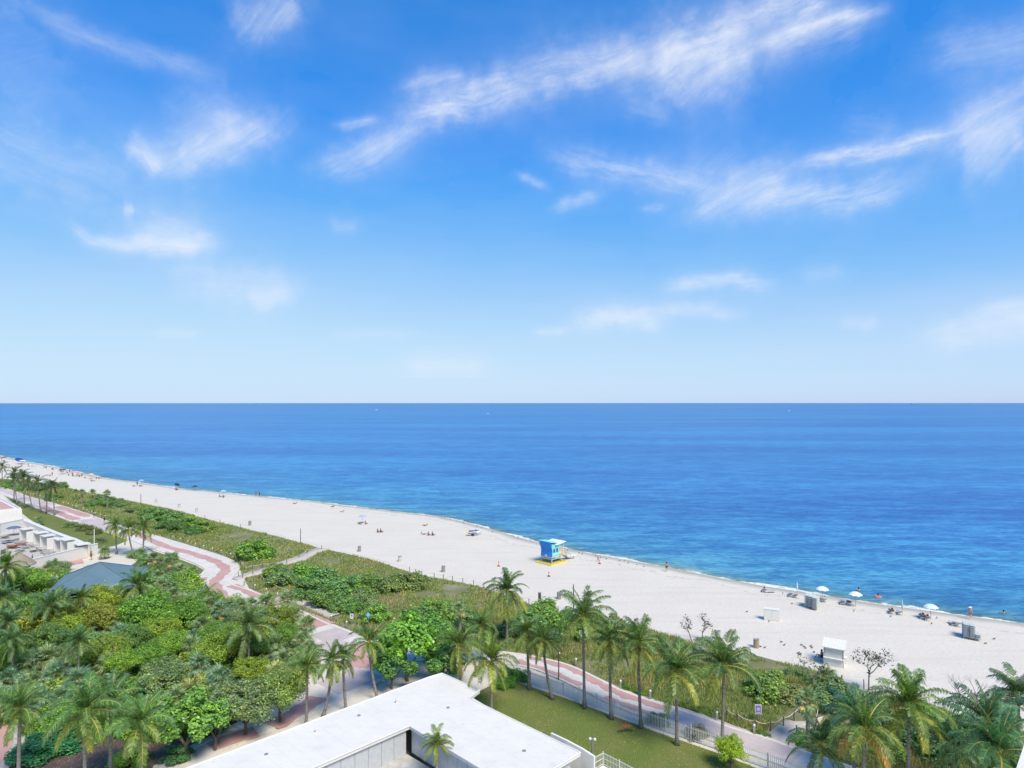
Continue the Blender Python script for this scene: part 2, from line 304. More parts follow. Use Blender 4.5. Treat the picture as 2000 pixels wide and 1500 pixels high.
def sandmat():
    m, n, L, p = nodes('beach_sand'); at = n.new('ShaderNodeAttribute'); at.attribute_name = 'offshore'
    v = gmap(n, L, (1, 1, 1)); tr = gmap(n, L, (.035, .5, 1), R(38))
    base = ramp(n, L, noise(n, L, .12, 6, v), [(.3, (.61, .57, .50)), (.7, (.575, .535, .465))])
    base = mixc(n, L, ramp(n, L, noise(n, L, 1, 4, tr), [(.52, (0,)*3), (.68, (.3,)*3)]), base, (.45, .415, .36))
    base = mixc(n, L, ramp(n, L, noise(n, L, 2.2, 5, v), [(.48, (0,)*3), (.75, (.45,)*3)]), base, (.46, .425, .365))
    wet = n.new('ShaderNodeMath'); wet.operation = 'MULTIPLY_ADD'; L(noise(n, L, .2, 3, v), wet.inputs[0]); wet.inputs[1].default_value = 3; L(at.outputs['Fac'], wet.inputs[2])
    sc = n.new('ShaderNodeMath'); sc.operation = 'DIVIDE'; L(wet.outputs[0], sc.inputs[0]); sc.inputs[1].default_value = 12
    wm = ramp(n, L, sc.outputs[0], [(0, (1,)*3), (.22, (.9,)*3), (.42, (0,)*3)])
    wl = n.new('ShaderNodeMath'); wl.operation = 'MULTIPLY_ADD'; L(noise(n, L, .16, 6, v), wl.inputs[0]); wl.inputs[1].default_value = 9; L(at.outputs['Fac'], wl.inputs[2])
    w2 = n.new('ShaderNodeMath'); w2.operation = 'DIVIDE'; L(wl.outputs[0], w2.inputs[0]); w2.inputs[1].default_value = 30
    weed = ramp(n, L, w2.outputs[0], [(.33, (0,)*3), (.345, (.5,)*3), (.36, (0,)*3)])
    base = mixc(n, L, mixc(n, L, 1., weed, ramp(n, L, noise(n, L, 1.3, 4, v), [(.45, (0,)*3), (.6, (1,)*3)]), 'MULTIPLY'), base, (.2, .17, .12))
    L(mixc(n, L, wm, base, (.36, .33, .275)), p.inputs['Base Color']); p.inputs['Roughness'].default_value = .9; p.inputs['Specular IOR Level'].default_value = .15
    vo = n.new('ShaderNodeTexVoronoi'); vo.inputs['Scale'].default_value = 1.7; L(v, vo.inputs['Vector'])
    h = mixc(n, L, .5, vo.outputs['Distance'], noise(n, L, .9, 6, v)); bump(n, L, p, h, .55, .12); return m
strip('beach', [-40, -4, 0, 1, 2.5, 5, 9, 14, 25, 60, 200, 4000], [-2.5, -.75, -.33, -.22, -.12, -.03, 0, 0, 0, 0, 0, 0], sandmat(), -1)
# ------------------------------------------------------------------ dune, promenade, lawns, park ground
DUNE = [(-300,905),(0,936),(60,941),(112,948),(148,958),(216,970),(260,980),(324,993),(384,1008),(428,1021),(515,1040),(587,1059),(632,1071),(662,1077),(725,1092),(790,1112),(825,1124),(875,1132),(950,1148),(1035,1180),(1090,1195),(1200,1208),(1300,1236),(1350,1252),(1450,1271),(1520,1290),(1610,1314),(1640,1328),(1685,1349),(1844,1383),(1862,1389),(2000,1428),(2300,1520)]
PUP = [(-300,880),(0,950),(50,968),(112,985),(172,1004),(210,1018),(300,1045),(367,1065),(430,1085),(462,1099),(467,1110),(455,1125),(451,1140),(485,1152),(520,1166),(605,1202),(642,1219),(685,1235),(705,1245),(770,1257),(860,1265),(940,1270),(1010,1277),(1055,1285),(1110,1299),(1165,1324),(1217,1350),(1305,1380),(1375,1402),(1430,1422),(1500,1443),(1550,1461),(1700,1512),(1900,1590)]
PLO = [(0,962),(8,966),(56,984),(96,1002),(140,1018),(198,1034),(250,1052),(300,1072),(345,1086),(382,1100),(402,1112),(397,1120),(385,1129),(372,1146),(385,1165),(430,1182),(490,1200),(560,1232),(598,1262),(612,1300),(596,1338),(560,1368),(510,1398),(440,1432),(380,1462),(310,1500),(345,1520),(430,1470),(520,1428),(620,1388),(700,1352),(745,1330),(775,1300),(830,1290),(920,1292),(1020,1300),(1080,1320),(1140,1348),(1200,1377),(1280,1408),(1380,1442),(1480,1477),(1560,1506),(1700,1560)]
def smooth_px(tab, n=4):
    pts = [Vector(p) for p in tab]; out = []
    for i in range(len(pts)-1):
        p0, p1, p2, p3 = pts[max(i-1, 0)], pts[i], pts[i+1], pts[min(i+2, len(pts)-1)]
        for k in range(n):
            t = k/n; out.append(.5*((2*p1)+(p2-p0)*t+(2*p0-5*p1+4*p2-p3)*t*t+(3*p1-p0-3*p2+p3)*t**3))
    return out+[pts[-1]]
def gz(tab, z, n=4): return [G(p[0], p[1], z) for p in smooth_px(tab, n)]
def paver(name, c1, c2, joint, s=1.6, rz=R(45)):
    m, n, L, p = nodes(name); v = gmap(n, L, (1, 1, 1), rz)
    b = n.new('ShaderNodeTexBrick'); b.inputs['Scale'].default_value = s; b.inputs['Mortar Size'].default_value = .03
    b.inputs['Color1'].default_value = (*c1, 1); b.inputs['Color2'].default_value = (*c2, 1); b.inputs['Mortar'].default_value = (*joint, 1); L(v, b.inputs['Vector'])
    stain = ramp(n, L, noise(n, L, .35, 6, v), [(.35, (1,)*3), (.75, (.8, .79, .77))])
    L(mixc(n, L, 1., b.outputs[0], stain, 'MULTIPLY'), p.inputs['Base Color']); p.inputs['Roughness'].default_value = .8; p.inputs['Specular IOR Level'].default_value = .2
    bump(n, L, p, b.outputs[1], -.3, .02); return m
MAT['pave'] = paver('pale_pavers', (.70, .665, .615), (.65, .615, .57), (.52, .49, .46))
MAT['pink'] = paver('pink_pavers', (.57, .32, .29), (.52, .30, .275), (.45, .31, .28))
MAT['lilac'] = paver('lilac_pavers', (.58, .50, .49), (.53, .455, .45), (.43, .38, .375), 2)
MAT['kerb'] = M('pale_kerb', (.66, .62, .55), (.56, .53, .47), 2, .8)
def grassmat(name, a, b, c):
    m, n, L, p = nodes(name); v = gmap(n, L); st = gmap(n, L, (.15, 1.2, 1), R(-35))
    col = ramp(n, L, noise(n, L, .22, 6, v), [(.3, a), (.5, b), (.68, c)])
    col = mixc(n, L, ramp(n, L, noise(n, L, 1, 4, st), [(.45, (0,)*3), (.7, (.5,)*3)]), col, b)
    col = mixc(n, L, ramp(n, L, noise(n, L, 9, 4, v), [(.4, (0,)*3), (.7, (.6,)*3)]), col, tuple(x*.6 for x in b))
    L(col, p.inputs['Base Color']); p.inputs['Roughness'].default_value = .95; p.inputs['Specular IOR Level'].default_value = .1
    bump(n, L, p, noise(n, L, 14, 5, v), .8, .08); return m
MAT['lawn'] = grassmat('lawn_grass', (.12, .18, .04), (.155, .19, .055), (.21, .20, .08))
MAT['dune'] = grassmat('dune_floor', (.16, .18, .08), (.21, .21, .11), (.33, .30, .21))
def mulchmat():
    m, n, L, p = nodes('leaf_litter'); v = gmap(n, L)
    col = ramp(n, L, noise(n, L, .8, 7, v, .7), [(.3, (.085, .055, .045)), (.55, (.15, .10, .075)), (.72, (.22, .16, .11))])
    vo = n.new('ShaderNodeTexVoronoi'); vo.inputs['Scale'].default_value = 4.5; L(v, vo.inputs['Vector'])
    fl = ramp(n, L, vo.outputs['Distance'], [(.16, (.85,)*3), (.24, (0,)*3)]); col = mixc(n, L, fl, col, mixc(n, L, vo.outputs['Color'], (.42, .27, .13), (.5, .44, .36)))
    L(col, p.inputs['Base Color']); p.inputs['Roughness'].default_value = .95; bump(n, L, p, noise(n, L, 8, 5, v), .8, .1); return m
MAT['mulch'] = mulchmat()
def sheet(name, tab, z, mat, n=1, z0=-.05):
    return struct(name, MB().prism([G(p[0], p[1], z) for p in (smooth_px(tab, n) if n > 1 else tab)], z0, z).mesh(name, mat))
def build_dune():
    xs = np.concatenate([np.arange(-300, 2300, 6)]); rows = 15; V = []
    for px in xs:
        yd = lerp_tab(DUNE, px); yp = lerp_tab([p for p in PUP if p not in ((455,1125),(451,1140))], px); a, b = G(px, yd), G(px, yp)
        for j in range(rows):
            t = j/(rows-1); p = a.lerp(b, t); hh = .9*math.sin(PI*t)**.7 if 0 < t < 1 else 0
            hh *= .75+.5*math.sin(p.x*.23+p.y*.11)*math.sin(p.y*.19+1); V.append((p.x, p.y, hh+(.01 if 0 < j < rows-1 else -.06)))
    n = len(xs); I, J = np.meshgrid(np.arange(n-1), np.arange(rows-1), indexing='ij')
    Q = np.stack([I*rows+J, I*rows+J+1, (I+1)*rows+J+1, (I+1)*rows+J], -1).reshape(-1, 4)
    struct('dune', npmesh('dune', V, Q, MAT['dune'], smooth=True)); return np.array(V).reshape(n, rows, 3)
DV = build_dune()
def dune_z(px, py):
    i = int(np.clip((px+300)/6, 0, DV.shape[0]-1)); ys = [PX(v)[1] for v in DV[i]]; return float(np.interp(py, ys, DV[i, :, 2]))
prom = struct('promenade', MB().prism(gz(PUP, .12)+gz(PLO, .12)[::-1], -.05, .12).mesh('promenade', MAT['pave']))
def ribbon(pts, wd, z0, z1, mb=None):
    mb = mb or MB(); pts = [Vector((p[0], p[1], 0)) for p in pts]; L_, R_ = [], []
    for i, p in enumerate(pts):
        t = (pts[min(i+1, len(pts)-1)]-pts[max(i-1, 0)]).normalized(); nn = Vector((-t.y, t.x, 0)); ww = wd[i] if hasattr(wd, '__len__') else wd
        L_.append(p+nn*ww/2); R_.append(p-nn*ww/2)
    k = len(pts); vs = [(q.x, q.y, z) for z in (z1, z0) for q in L_+R_]; fs = []
    for i in range(k-1): fs += [(k+i, k+i+1, i+1, i), (2*k+i, 2*k+i+1, 3*k+i+1, 3*k+i), (i, i+1, 2*k+i+1, 2*k+i), (k+i+1, k+i, 3*k+i, 3*k+i+1)]
    fs += [(0, 2*k, 3*k, k), (k-1, 2*k-1, 4*k-1, 3*k-1)]
    return mb.add(vs, fs)
obj('kerb', ribbon(gz(PUP, .12), .34, -.04, .165), MAT['kerb'], prom)
obj('kerb', ribbon(gz(PLO[:14], .12), .3, -.04, .16), MAT['kerb'], prom); obj('kerb', ribbon(gz(PLO[17:26], .12), .3, -.04, .16), MAT['kerb'], prom); obj('kerb', ribbon(gz(PLO[33:], .12), .3, -.04, .16), MAT['kerb'], prom)
BZ = 0
def band(tab, wd, mat='pink', name='pink_band', z=.124, wav=.0, n=6):
    pts = gz(tab, .12, n); ws = [wd*(1+wav*math.sin(i*.9)+wav*.6*math.sin(i*2.1)) for i in range(len(pts))]
    global BZ; BZ += .0015
    obj(name, ribbon(pts, ws, .08, z+BZ), MAT[mat], prom)
band([(0,955),(60,975),(100,987)], 3.2, 'lilac', 'lilac_band')
band([(112,989),(140,998),(172,1009)], 2.4, wav=.2); band([(80,988),(100,997),(125,1006),(150,1015)], 2.4, wav=.2)
band([(172,1014),(200,1024),(230,1034)], 5, 'lilac', 'lilac_band')
band([(262,1040),(300,1057),(330,1069),(372,1080),(400,1089),(420,1096),(436,1106),(440,1115),(428,1127),(418,1138),(424,1150),(432,1160),(440,1170)], 1.9, wav=.16)
band([(396,1128),(389,1137),(380,1148),(386,1160)], 1.6, wav=.1); band([(452,1143),(480,1154),(515,1168),(545,1182)], 1.7, wav=.25)
band([(590,1204),(612,1213),(634,1222)], 3.6); band([(634,1232),(655,1241),(676,1248)], 4.6, 'lilac', 'lilac_band'); band([(630,1252),(660,1262),(700,1266)], 3.5, 'lilac', 'lilac_band')
band([(700,1258),(712,1285),(700,1305)], 3, 'pink'); band([(640,1345),(680,1330),(720,1312)], 4.6, 'lilac', 'lilac_band')
band([(622,1362),(600,1378),(570,1396),(530,1418)], 2.2, wav=.1); band([(500,1428),(450,1444),(410,1458)], 2.2)
band([(1030,1283),(1062,1290),(1110,1304),(1140,1317),(1165,1332),(1190,1345),(1220,1358),(1262,1371),(1305,1386)], 1.15, wav=.3)
band([(1010,1290),(1040,1301),(1070,1311),(1100,1323),(1135,1339)], .95, wav=.3); band([(1180,1362),(1215,1374),(1260,1390),(1300,1403)], .9, wav=.3)
band([(1310,1392),(1375,1413),(1430,1434),(1500,1456),(1560,1478)], 3.4, 'lilac', 'lilac_band')
# beach access paths of pale sand over the dune, lawns, park floor
TRACK = []
def sandpath(tab, wd):
    pts = []
    for p in smooth_px(tab, 6): q = G(p[0], p[1]); q.z = dune_z(p[0], p[1])+.16; pts.append(q); TRACK.append((q.x, q.y, wd))
    k = len(pts); vs = []
    for i, p in enumerate(pts):
        t = (pts[min(i+1, k-1)]-pts[max(i-1, 0)]).normalized(); nn = Vector((-t.y, t.x, 0))
        vs += [p+nn*wd/2-Vector((0, 0, .4)), p+nn*wd*.4, p-nn*wd*.4, p-nn*wd/2-Vector((0, 0, .4))]
    struct('sand_path', MB().add(vs, [(4*i+j, 4*i+4+j, 4*i+5+j, 4*i+1+j) for i in range(k-1) for j in range(3)]).mesh('sand_path', MAT['sandp'], True))
MAT['sandp'] = M('trodden_sand', (.5, .46, .41), (.42, .38, .33), 2, .95, .4, 6)
sandpath([(456,1132),(480,1126),(510,1120),(550,1110),(580,1099),(603,1085),(634,1072)], 3.0); sandpath([(545,1168),(590,1178),(625,1192),(655,1206)], 2.2)
sandpath([(1520,1448),(1550,1432),(1578,1412),(1590,1388)], 3.2)
LAWN = [(1032,1340),(1100,1362),(1200,1399),(1300,1436),(1400,1470),(1462,1494),(1560,1535),(1330,1560),(1120,1560),(1080,1480),(980,1420),(905,1365),(960,1338),(1000,1330)]
sheet('lawn', LAWN, .03, MAT['lawn'])
sheet('lawn', [(8,968),(56,986),(96,1004),(140,1020),(198,1036),(250,1055),(225,1066),(190,1072),(150,1058),(95,1038),(55,1012),(40,1000),(30,985)], .03, MAT['lawn'])
sheet('lawn', [(280,1066),(300,1076),(345,1090),(382,1104),(398,1113),(392,1120),(370,1128),(330,1100)], .035, MAT['lawn'])
PARK = [(-260,1175),(0,1150),(60,1140),(120,1134),(230,1122),(262,1100),(285,1084),(300,1078),(345,1093),(380,1110),(386,1122),(372,1134),(360,1150),(378,1172),(430,1190),(490,1208),(556,1238),(590,1264),(604,1300),(588,1335),(552,1362),(505,1390),(435,1424),(375,1454),(300,1495),(250,1600),(-400,1600)]
sheet('park_floor', PARK, .02, MAT['mulch'])
# curved footpath in the park corner
fp = struct('footpath', ribbon(gz([(-60,1560),(-8,1500),(14,1470),(24,1440),(18,1418),(-6,1400)], .06), 2.1, -.02, .075).mesh('footpath', MAT['concrete']))
obj('pink_band', ribbon(gz([(-66,1552),(-20,1496),(0,1468),(8,1444),(2,1424),(-16,1408)], .08), 1.5, .03, .08), MAT['pink'], fp)
# ------------------------------------------------------------------ low white roofed pavilion building with courtyard
def roofmat():
    m, n, L, p = nodes('white_roof_membrane'); v = gmap(n, L, (1, 1, 1), R(45)); st = gmap(n, L, (.25, 2.2, 1), R(45))
    col = ramp(n, L, noise(n, L, .5, 7, v, .7), [(.38, (.68, .66, .61)), (.62, (.63, .615, .57)), (.75, (.53, .52, .48))])
    col = mixc(n, L, ramp(n, L, noise(n, L, 1, 5, st), [(.5, (0,)*3), (.72, (.5,)*3)]), col, (.57, .56, .52))
    b = n.new('ShaderNodeTexBrick'); b.inputs['Scale'].default_value = .55; b.inputs['Mortar Size'].default_value = .008; b.inputs['Brick Width'].default_value = 3; b.inputs['Row Height'].default_value = .6; L(v, b.inputs['Vector'])
    col = mixc(n, L, b.outputs[1], col, (.56, .55, .51)); spots = ramp(n, L, noise(n, L, 2.6, 3, v), [(.66, (0,)*3), (.74, (.5,)*3)]); col = mixc(n, L, spots, col, (.36, .35, .32))
    L(col, p.inputs['Base Color']); p.inputs['Roughness'].default_value = .75; p.inputs['Specular IOR Level'].default_value = .2; bump(n, L, p, noise(n, L, 1.2, 5, v), .25, .05); return m
MAT['roofw'] = roofmat()
MAT['panel'] = M('ribbed_wall_panel', (.5, .52, .53), (.44, .46, .47), 2, .6)
def build_pavilion():
    t = thing('pavilion_building', 'long low L-shaped building with flat white roof beside the lawn', 'building', (0, 0, 0))
    zr = 3.4; roof = [(-7.4, 68.2), (-3.2, 64.2), (-4.15, 62.45), (5.6, 52.75), (.6, 47.75), (-9.06+9.6, 57.1-9.6), (-9.06, 57.1), (-28, 38.16), (-33, 42.8), (-8.6, 67.3)]
    roof = [(-7.4, 68.2), (-3.2, 64.2), (-4.15, 62.45), (5.6, 52.75), (.4, 47.6), (-9.06, 57.1), (-30, 36.16), (-34.9, 41.0), (-8.7, 67.2)]
    rf = obj('roof', MB().prism(roof, zr-.28, zr), MAT['roofw'], t)
    mb = MB()
    rim = [Vector((x, y, zr)) for x, y in roof]; k = len(rim); cen = Vector((-10, 56, 0))
    for i in range(k):
        a, b = rim[i], rim[(i+1) % k]; mb.tube([a+Vector((0, 0, .02)), b+Vector((0, 0, .02))], .07, 6)
    obj('roof_edge', mb, MAT['white'], rf)
    for x, y in ((-14, 59), (-20, 52.5), (-6, 60.5), (1, 53)): obj('roof_drain', MB().lathe([(.16, zr), (.16, zr+.05), (.1, zr+.06), (.1, zr+.03)], 12, (x, y, 0)), MAT['grey'], rf)
    for x, y in ((-11, 61.5), (-17, 56)): obj('roof_vent', MB().lathe([(.07, zr), (.07, zr+.3), (.13, zr+.31), (.1, zr+.4)], 10, (x, y, 0)), MAT['white'], rf)
    # walls in panels, set back under the eaves
    def wall(a, b, z0, z1, nP, th=.12, mat='panel'):
        a, b = Vector(a), Vector(b); L_ = (b-a).length/nP; ang = math.atan2(b.y-a.y, b.x-a.x)
        me = MB().box((0, 0, (z1-z0)/2), (L_-.035, th, z1-z0))
        for r in range(5): me.box((-L_/2+(r+.5)*L_/5, 0, (z1-z0)/2), (.04, th+.03, (z1-z0)*.99))
        me = me.mesh('wall_panel', MAT[mat])
        for i in range(nP):
            p = a+(b-a)*((i+.5)/nP); link('wall_panel', me, t, (p.x, p.y, z0), ang)
    z0, z1 = .9, zr-.29; u = .7071
    wall((-9.06-.35, 57.1+.05), (-29.5, 37.0), z0, z1, 22); wall((-8.9, 57.45), (.0, 48.5), z0, z1, 10)
    wall((-8.75, 66.4), (-34, 41.2), 0, z1, 20, mat='white_'); wall((-7.3, 67.3), (4.6, 52.9-.6+.6), 0, z1, 12, mat='white_')
    wall((4.7, 52.5), (.2, 48.1), .5, z1, 5)
    # raised courtyard
    cf = obj('courtyard_floor', MB().prism([(-9.35, 57.2), (-30, 36.5), (-16, 28), (.4, 48.0)], 0, z0), MAT['concrete'], t)
    cols = [(.46, .46, .46), (.40, .41, .42), (.52, .49, .44), (.36, .37, .38), (.56, .52, .45)]
    me = MB().box((0, 0, .02), (1.46, 1.46, .04)).mesh('floor_tile', MAT['tint'])
    r = random.Random(8)
    for i in range(9):
        for j in range(12):
            x, y = -9.3+(j-i)*u*1.5*1.0, 55.9-(i+j)*u*1.5
            if x+y > 47.2-.6 or x-y < -66.1+1.0 or y < 44: continue
            link('floor_tile', me, cf, (x, y, z0), PI/4, col=r.choice(cols))
    # terrace at the seaward end
    ter = obj('terrace', MB().prism([(5.5, 52.9), (8.2, 52.0), (10.6, 46.5), (1.0, 47)], 0, .5), MAT['white'], t)
    cur = [G(1075, 1432, 2.6), G(1105, 1446, 2.5), G(1135, 1462, 2.2), G(1160, 1478, 1.9)]
    mb = MB()
    for i in range(3):
        a, b = cur[i], cur[i+1]; mb.add([a, b, (b.x, b.y, .0), (a.x, a.y, .0), a+Vector((.14, .14, 0)), b+Vector((.14, .14, 0)), Vector((b.x+.14, b.y+.14, 0)), Vector((a.x+.14, a.y+.14, 0))], [(0, 1, 2, 3), (7, 6, 5, 4), (0, 4, 5, 1), (1, 5, 6, 2), (3, 2, 6, 7), (0, 3, 7, 4)])
    obj('side_wall', mb, MAT['white'], t)
MAT['white_'] = MAT['white']
build_pavilion()
def build_terrace_block():
    t = thing('terrace_block', 'white terrace edge of a tall block in the corner below camera', 'building')
    zt = 20; a = G(2000, 1455, zt); b = G(1985, 1500, zt); d = (a-b).normalized(); nn = Vector((d.y, -d.x, 0))
    P = [a+d*2.5, b-d*8, b-d*8+nn*9, a+d*2.5+nn*9]
    obj('wall', MB().prism(P, 0, zt-.15), MAT['white'], t); Q = [P[0]+(P[0]-P[2])*.012, P[1]+(P[1]-P[3])*.012, P[2]+(P[2]-P[0])*.012, P[3]+(P[3]-P[1])*.012]
    obj('roof_slab', MB().prism(P, zt-.15, zt), MAT['white'], t)
build_terrace_block()
# ------------------------------------------------------------------ vegetation: leaf-sized faces, shared meshes, one object per plant
LOOSE = []                                 # (object, base label) for the final pass that makes labels single out one plant
def frond_mesh(seed, e0, droop, wid=1.0):
    r = random.Random(seed); mb = MB(); P = []; p = Vector((0, 0, 0)); n = 12
    for i in range(n+1):
        t = i/n; P.append(p.copy()); a = R(e0-droop*t**1.25); p = p+Vector((math.cos(a), 0, math.sin(a)))/n
    mb.tube(P, [.017*(1-i/n)+.003 for i in range(n+1)], 3, 1, caps=False)
    bend = r.uniform(-.12, .12)
    for k in range(48):
        if r.random() < .06: continue
        t = .12+.88*k/47; x = t*n; i = min(int(x), n-1); q = P[i].lerp(P[i+1], x-i); tg = (P[i+1]-P[i]).normalized()
        up = Vector((-tg.z, 0, tg.x)); ln = (.24*math.sin(PI*min(1, .1+t*.84))**.6+.035)*wid
        for sgn in (-1, 1):
            l = ln*r.uniform(.7, 1.2); side = Vector((0, sgn, 0)); dr = r.uniform(.35, 1.0)+.4*t+(.4 if e0 < 30 else 0)
            d = (side*.85+tg*(.5+.35*t)+up*.18).normalized(); m_ = q+d*l*.5; e = m_+(d*.6-Vector((0, 0, dr))).normalized()*l*.5
            w_ = tg*.0078; mb.add([q-w_, q+w_, m_+w_*1.1, m_-w_*1.1, e], [(0, 1, 2, 3), (3, 2, 4)] if sgn > 0 else [(3, 2, 1, 0), (4, 2, 3)])
    return mb.mesh('frond', [MAT['frond'], MAT['rachis']])
FR = [[frond_mesh(s*10+i, e, d) for i in range(3)] for s, (e, d) in enumerate([(86, 34), (70, 70), (48, 96), (20, 96), (-14, 68), (-50, 34)])]
def trunk_mb(h, dx, dy, r0=.17, r1=.11, n=8):
    pts = []; rad = []
    for i in range(n+1):
        t = i/n; c = 1-(1-t)**1.6; pts.append((dx*c, dy*c, h*t)); rad.append(r0+(r1-r0)*t+.13*max(0, 1-t*9))
    return MB().tube(pts, rad, 8)
NUTS = MB()
for k in range(7):
    a = k*2.4; NUTS.lathe([(.01, -.14), (.1, -.06), (.11, .03), (.01, .13)], 7, (.2*math.cos(a), .2*math.sin(a), -.2-.12*(k % 3)))
NUTS = NUTS.mesh('coconut_cluster', M('coconut_husk', (.25, .16, .05), (.34, .28, .08), 3, .6), True)
def coconut(label, xc, yc, xb=None, yb=None, h=None, L=3.6, nf=23, col=(.075, .155, .04), yellow=.5, group=None, seed=0, name='coconut_palm', z0=0.0):
    if yb is None: top = G(xc, yc, h); base = Vector((top.x, top.y, 0)) if xb is None else Vector(((xb-1000)*top.y/F, top.y, 0))
    else: base = G(xb, yb, z0); h = H-(yc-HZ)*base.y/F-z0
    dx = (xc-1000)*base.y/F-base.x; r = random.Random(seed*77+int(xc*3+yc)); dy = r.uniform(-.3, .3)
    t = thing(name, label, 'palm tree', base, 0, group)
    obj('trunk', trunk_mb(h, dx, dy), MAT['trunk'], t, smooth=True)
    nf = int(nf*1.12); L *= r.uniform(.84, 1.0)
    if L > 2.6: link('coconut_cluster', NUTS, t, (dx, dy, h))
    a0 = r.uniform(0, 6.28); cl = np.interp(np.linspace(0, 1, nf), [0, .18, .42, .7, .9, 1], [0, .8, 2, 3.1, 4.1, 4.9])
    for i in range(nf):
        k = int(min(5, max(0, round(cl[i]+r.uniform(-.35, .35))))); az = a0+i*2.39996+r.uniform(-.25, .25); age = i/nf
        y = max(0, age-.45)*1.7*yellow*r.uniform(.5, 1.4)
        c = [col[j]*(1-y)+(.27, .275, .045)[j]*y for j in range(3)]; v = r.uniform(.8, 1.2)*(1+.15*math.sin(i)); c = [x*v*.72 for x in c]
        if y > .5 and r.random() < (.3 if yellow >= .95 else .06): c = [.24, .14, .035]
        o = link('frond', FR[k][r.randrange(3)], t, (dx, dy, h+.1*(1-age)), (r.uniform(-.25, .25), r.uniform(-.1, .1), az), c, L*r.uniform(.85, 1.1)*(.8 if k == 0 else 1))
    LOOSE.append((t, label)); return t
ROW = 'coconut palms in a row on the lawn'
for i, (xc, yc, xb, yb, L) in enumerate([(1030,1240,1034,1346,2.9),(1061,1253,1079,1366,2.7),(1139,1205,1142,1384,3.9),(1190,1254,1194,1405,3.4),(1247,1262,1252,1422,3.9),(1320,1312,1322,1455,3.7),(1415,1305,1410,1452,4.1)]):
    coconut('slender coconut palm on the lawn beside the white picket fence', xc, yc, xb, yb, L=L, group=ROW, yellow=.75, seed=i, col=(.075, .15, .045))
coconut('tall coconut palm whose crown stands against the sand above the dune', 991, 1155, 990, 1262, L=3.9, nf=26, yellow=.7, col=(.06, .13, .05))
coconut('coconut palm with yellow hanging fronds rising behind the white roof corner', 897, 1262, 900, 1352, L=3.7, yellow=.9)
coconut('lime fronded coconut palm in front of the white roof notch', 960, 1292, 960, 1396, L=3.8, yellow=.9, col=(.10, .17, .03))
coconut('small dark coconut palm between two larger palms behind the roof corner', 940, 1225, 942, 1298, L=2.7, yellow=.4)
P4 = 'thin coconut palms in front of the paved plaza'
for xc, yc, xb, yb, L in [(600,1305,598,1421,2.9),(649,1292,630,1405,2.5),(671,1288,676,1390,2.6),(720,1256,738,1368,2.7)]:
    coconut('thin trunked coconut palm on the plaza edge behind the long white roof', xc, yc, xb, yb, L=L, nf=19, group=P4, yellow=.55)
PK = 'coconut palms in the park'
for xc, yc, h, L, nf, ye in [(35,1388,6.5,3.1,24,.35),(165,1393,7.5,3.5,26,.7),(216,1376,6.5,3.2,22,.5),(275,1417,6.5,3.3,24,.6)]:
    coconut('large coconut palm at the front of the park near the bottom edge', xc, yc, h=h, L=L, nf=nf, yellow=ye, group=PK, col=(.075, .17, .05))
for xc, yc, h, L in [(155,1255,6.0,2.7),(100,1185,6.0,3.2),(13,1218,6.0,2.8),(25,1255,6.0,2.8),(10,1168,6.0,2.8)]:
    coconut('coconut palm standing among shrubs at the left of the park', xc, yc, h=h, L=L, group=PK, yellow=.3, col=(.065, .15, .06))
coconut('coconut palm overlapping the near edge of the blue pavilion roof', 160, 1170, h=6, L=2.6, group=PK)
coconut('coconut palm at the right corner of the blue pavilion roof', 267, 1146, h=6, L=3.4, group=PK, col=(.07, .17, .045))
coconut('coconut palm beside the thatched hut at the left edge', 12, 1108, h=7, L=3.6, group=PK)
coconut('big drooping coconut palm in the middle of the park', 485, 1228, h=6.2, L=3.7, nf=24, group=PK, col=(.08, .15, .06), yellow=.35)
coconut('little coconut palm standing alone beside the pink path bend', 406, 1160, 406, 1196, L=1.9, nf=15, group=PK)
RC = 'coconut palms in the right foreground corner'
coconut('young dark coconut palm beside the sandy beach access', 1604, 1456, h=4.5, L=3.2, nf=18, group=RC, yellow=.15, col=(.045, .12, .05))
coconut('coconut palm with mustard fronds left of the largest one', 1685, 1424, h=7, L=3.5, group=RC, yellow=1., col=(.08, .15, .04))
coconut('largest bright coconut palm with orange hanging fronds by the sand', 1772, 1378, h=8, L=4.1, nf=27, group=RC, yellow=.95, col=(.085, .17, .04))
coconut('huge dark green coconut palm in the bottom right corner', 1946, 1472, h=8, L=4.3, nf=28, group=RC, yellow=.25, col=(.05, .135, .06))
coconut('dark coconut palm just behind the huge corner palm', 1925, 1412, h=7, L=3.5, group=RC, yellow=.1, col=(.045, .12, .06))
coconut('coconut palm cut by the right edge of the picture', 1988, 1362, h=7.5, L=3.3, group=RC, yellow=.1, col=(.05, .12, .06))
coconut('blue green coconut palm behind the mustard one', 1668, 1396, h=5.5, L=3.0, group=RC, yellow=.1, col=(.04, .12, .085))
coconut('dark coconut palm low between the large corner palms', 1862, 1462, h=5.5, L=2.9, group=RC, yellow=.2, col=(.045, .11, .05))
for xc, yc, xb, yb in [(226,1028,228,1082),(252,1034,262,1086),(280,1033,279,1082)]:
    coconut('palm of the trio where the far path meets the lawn', xc, yc, xb, yb, L=3.2, nf=22, group='trio of palms by the far path', yellow=.7)
FP = 'far palms along the promenade'
for xb, yb, dxx, ht in [(27,981,1,11),(34,985,-4,9.2),(48,992,-3,10.6),(64,994,-9,9),(80,1001,-7,10.4),(90,1003,3,8.6),(107,1007,-2,9.8)]:
    b = G(xb, yb); ht *= .84; yc = HZ+(H-ht)*F/b.y
    coconut('far slim palm beside the distant stretch of promenade', xb+dxx, yc, xb, yb, L=3.4, nf=16, group=FP, yellow=.2, col=(.05, .10, .05))
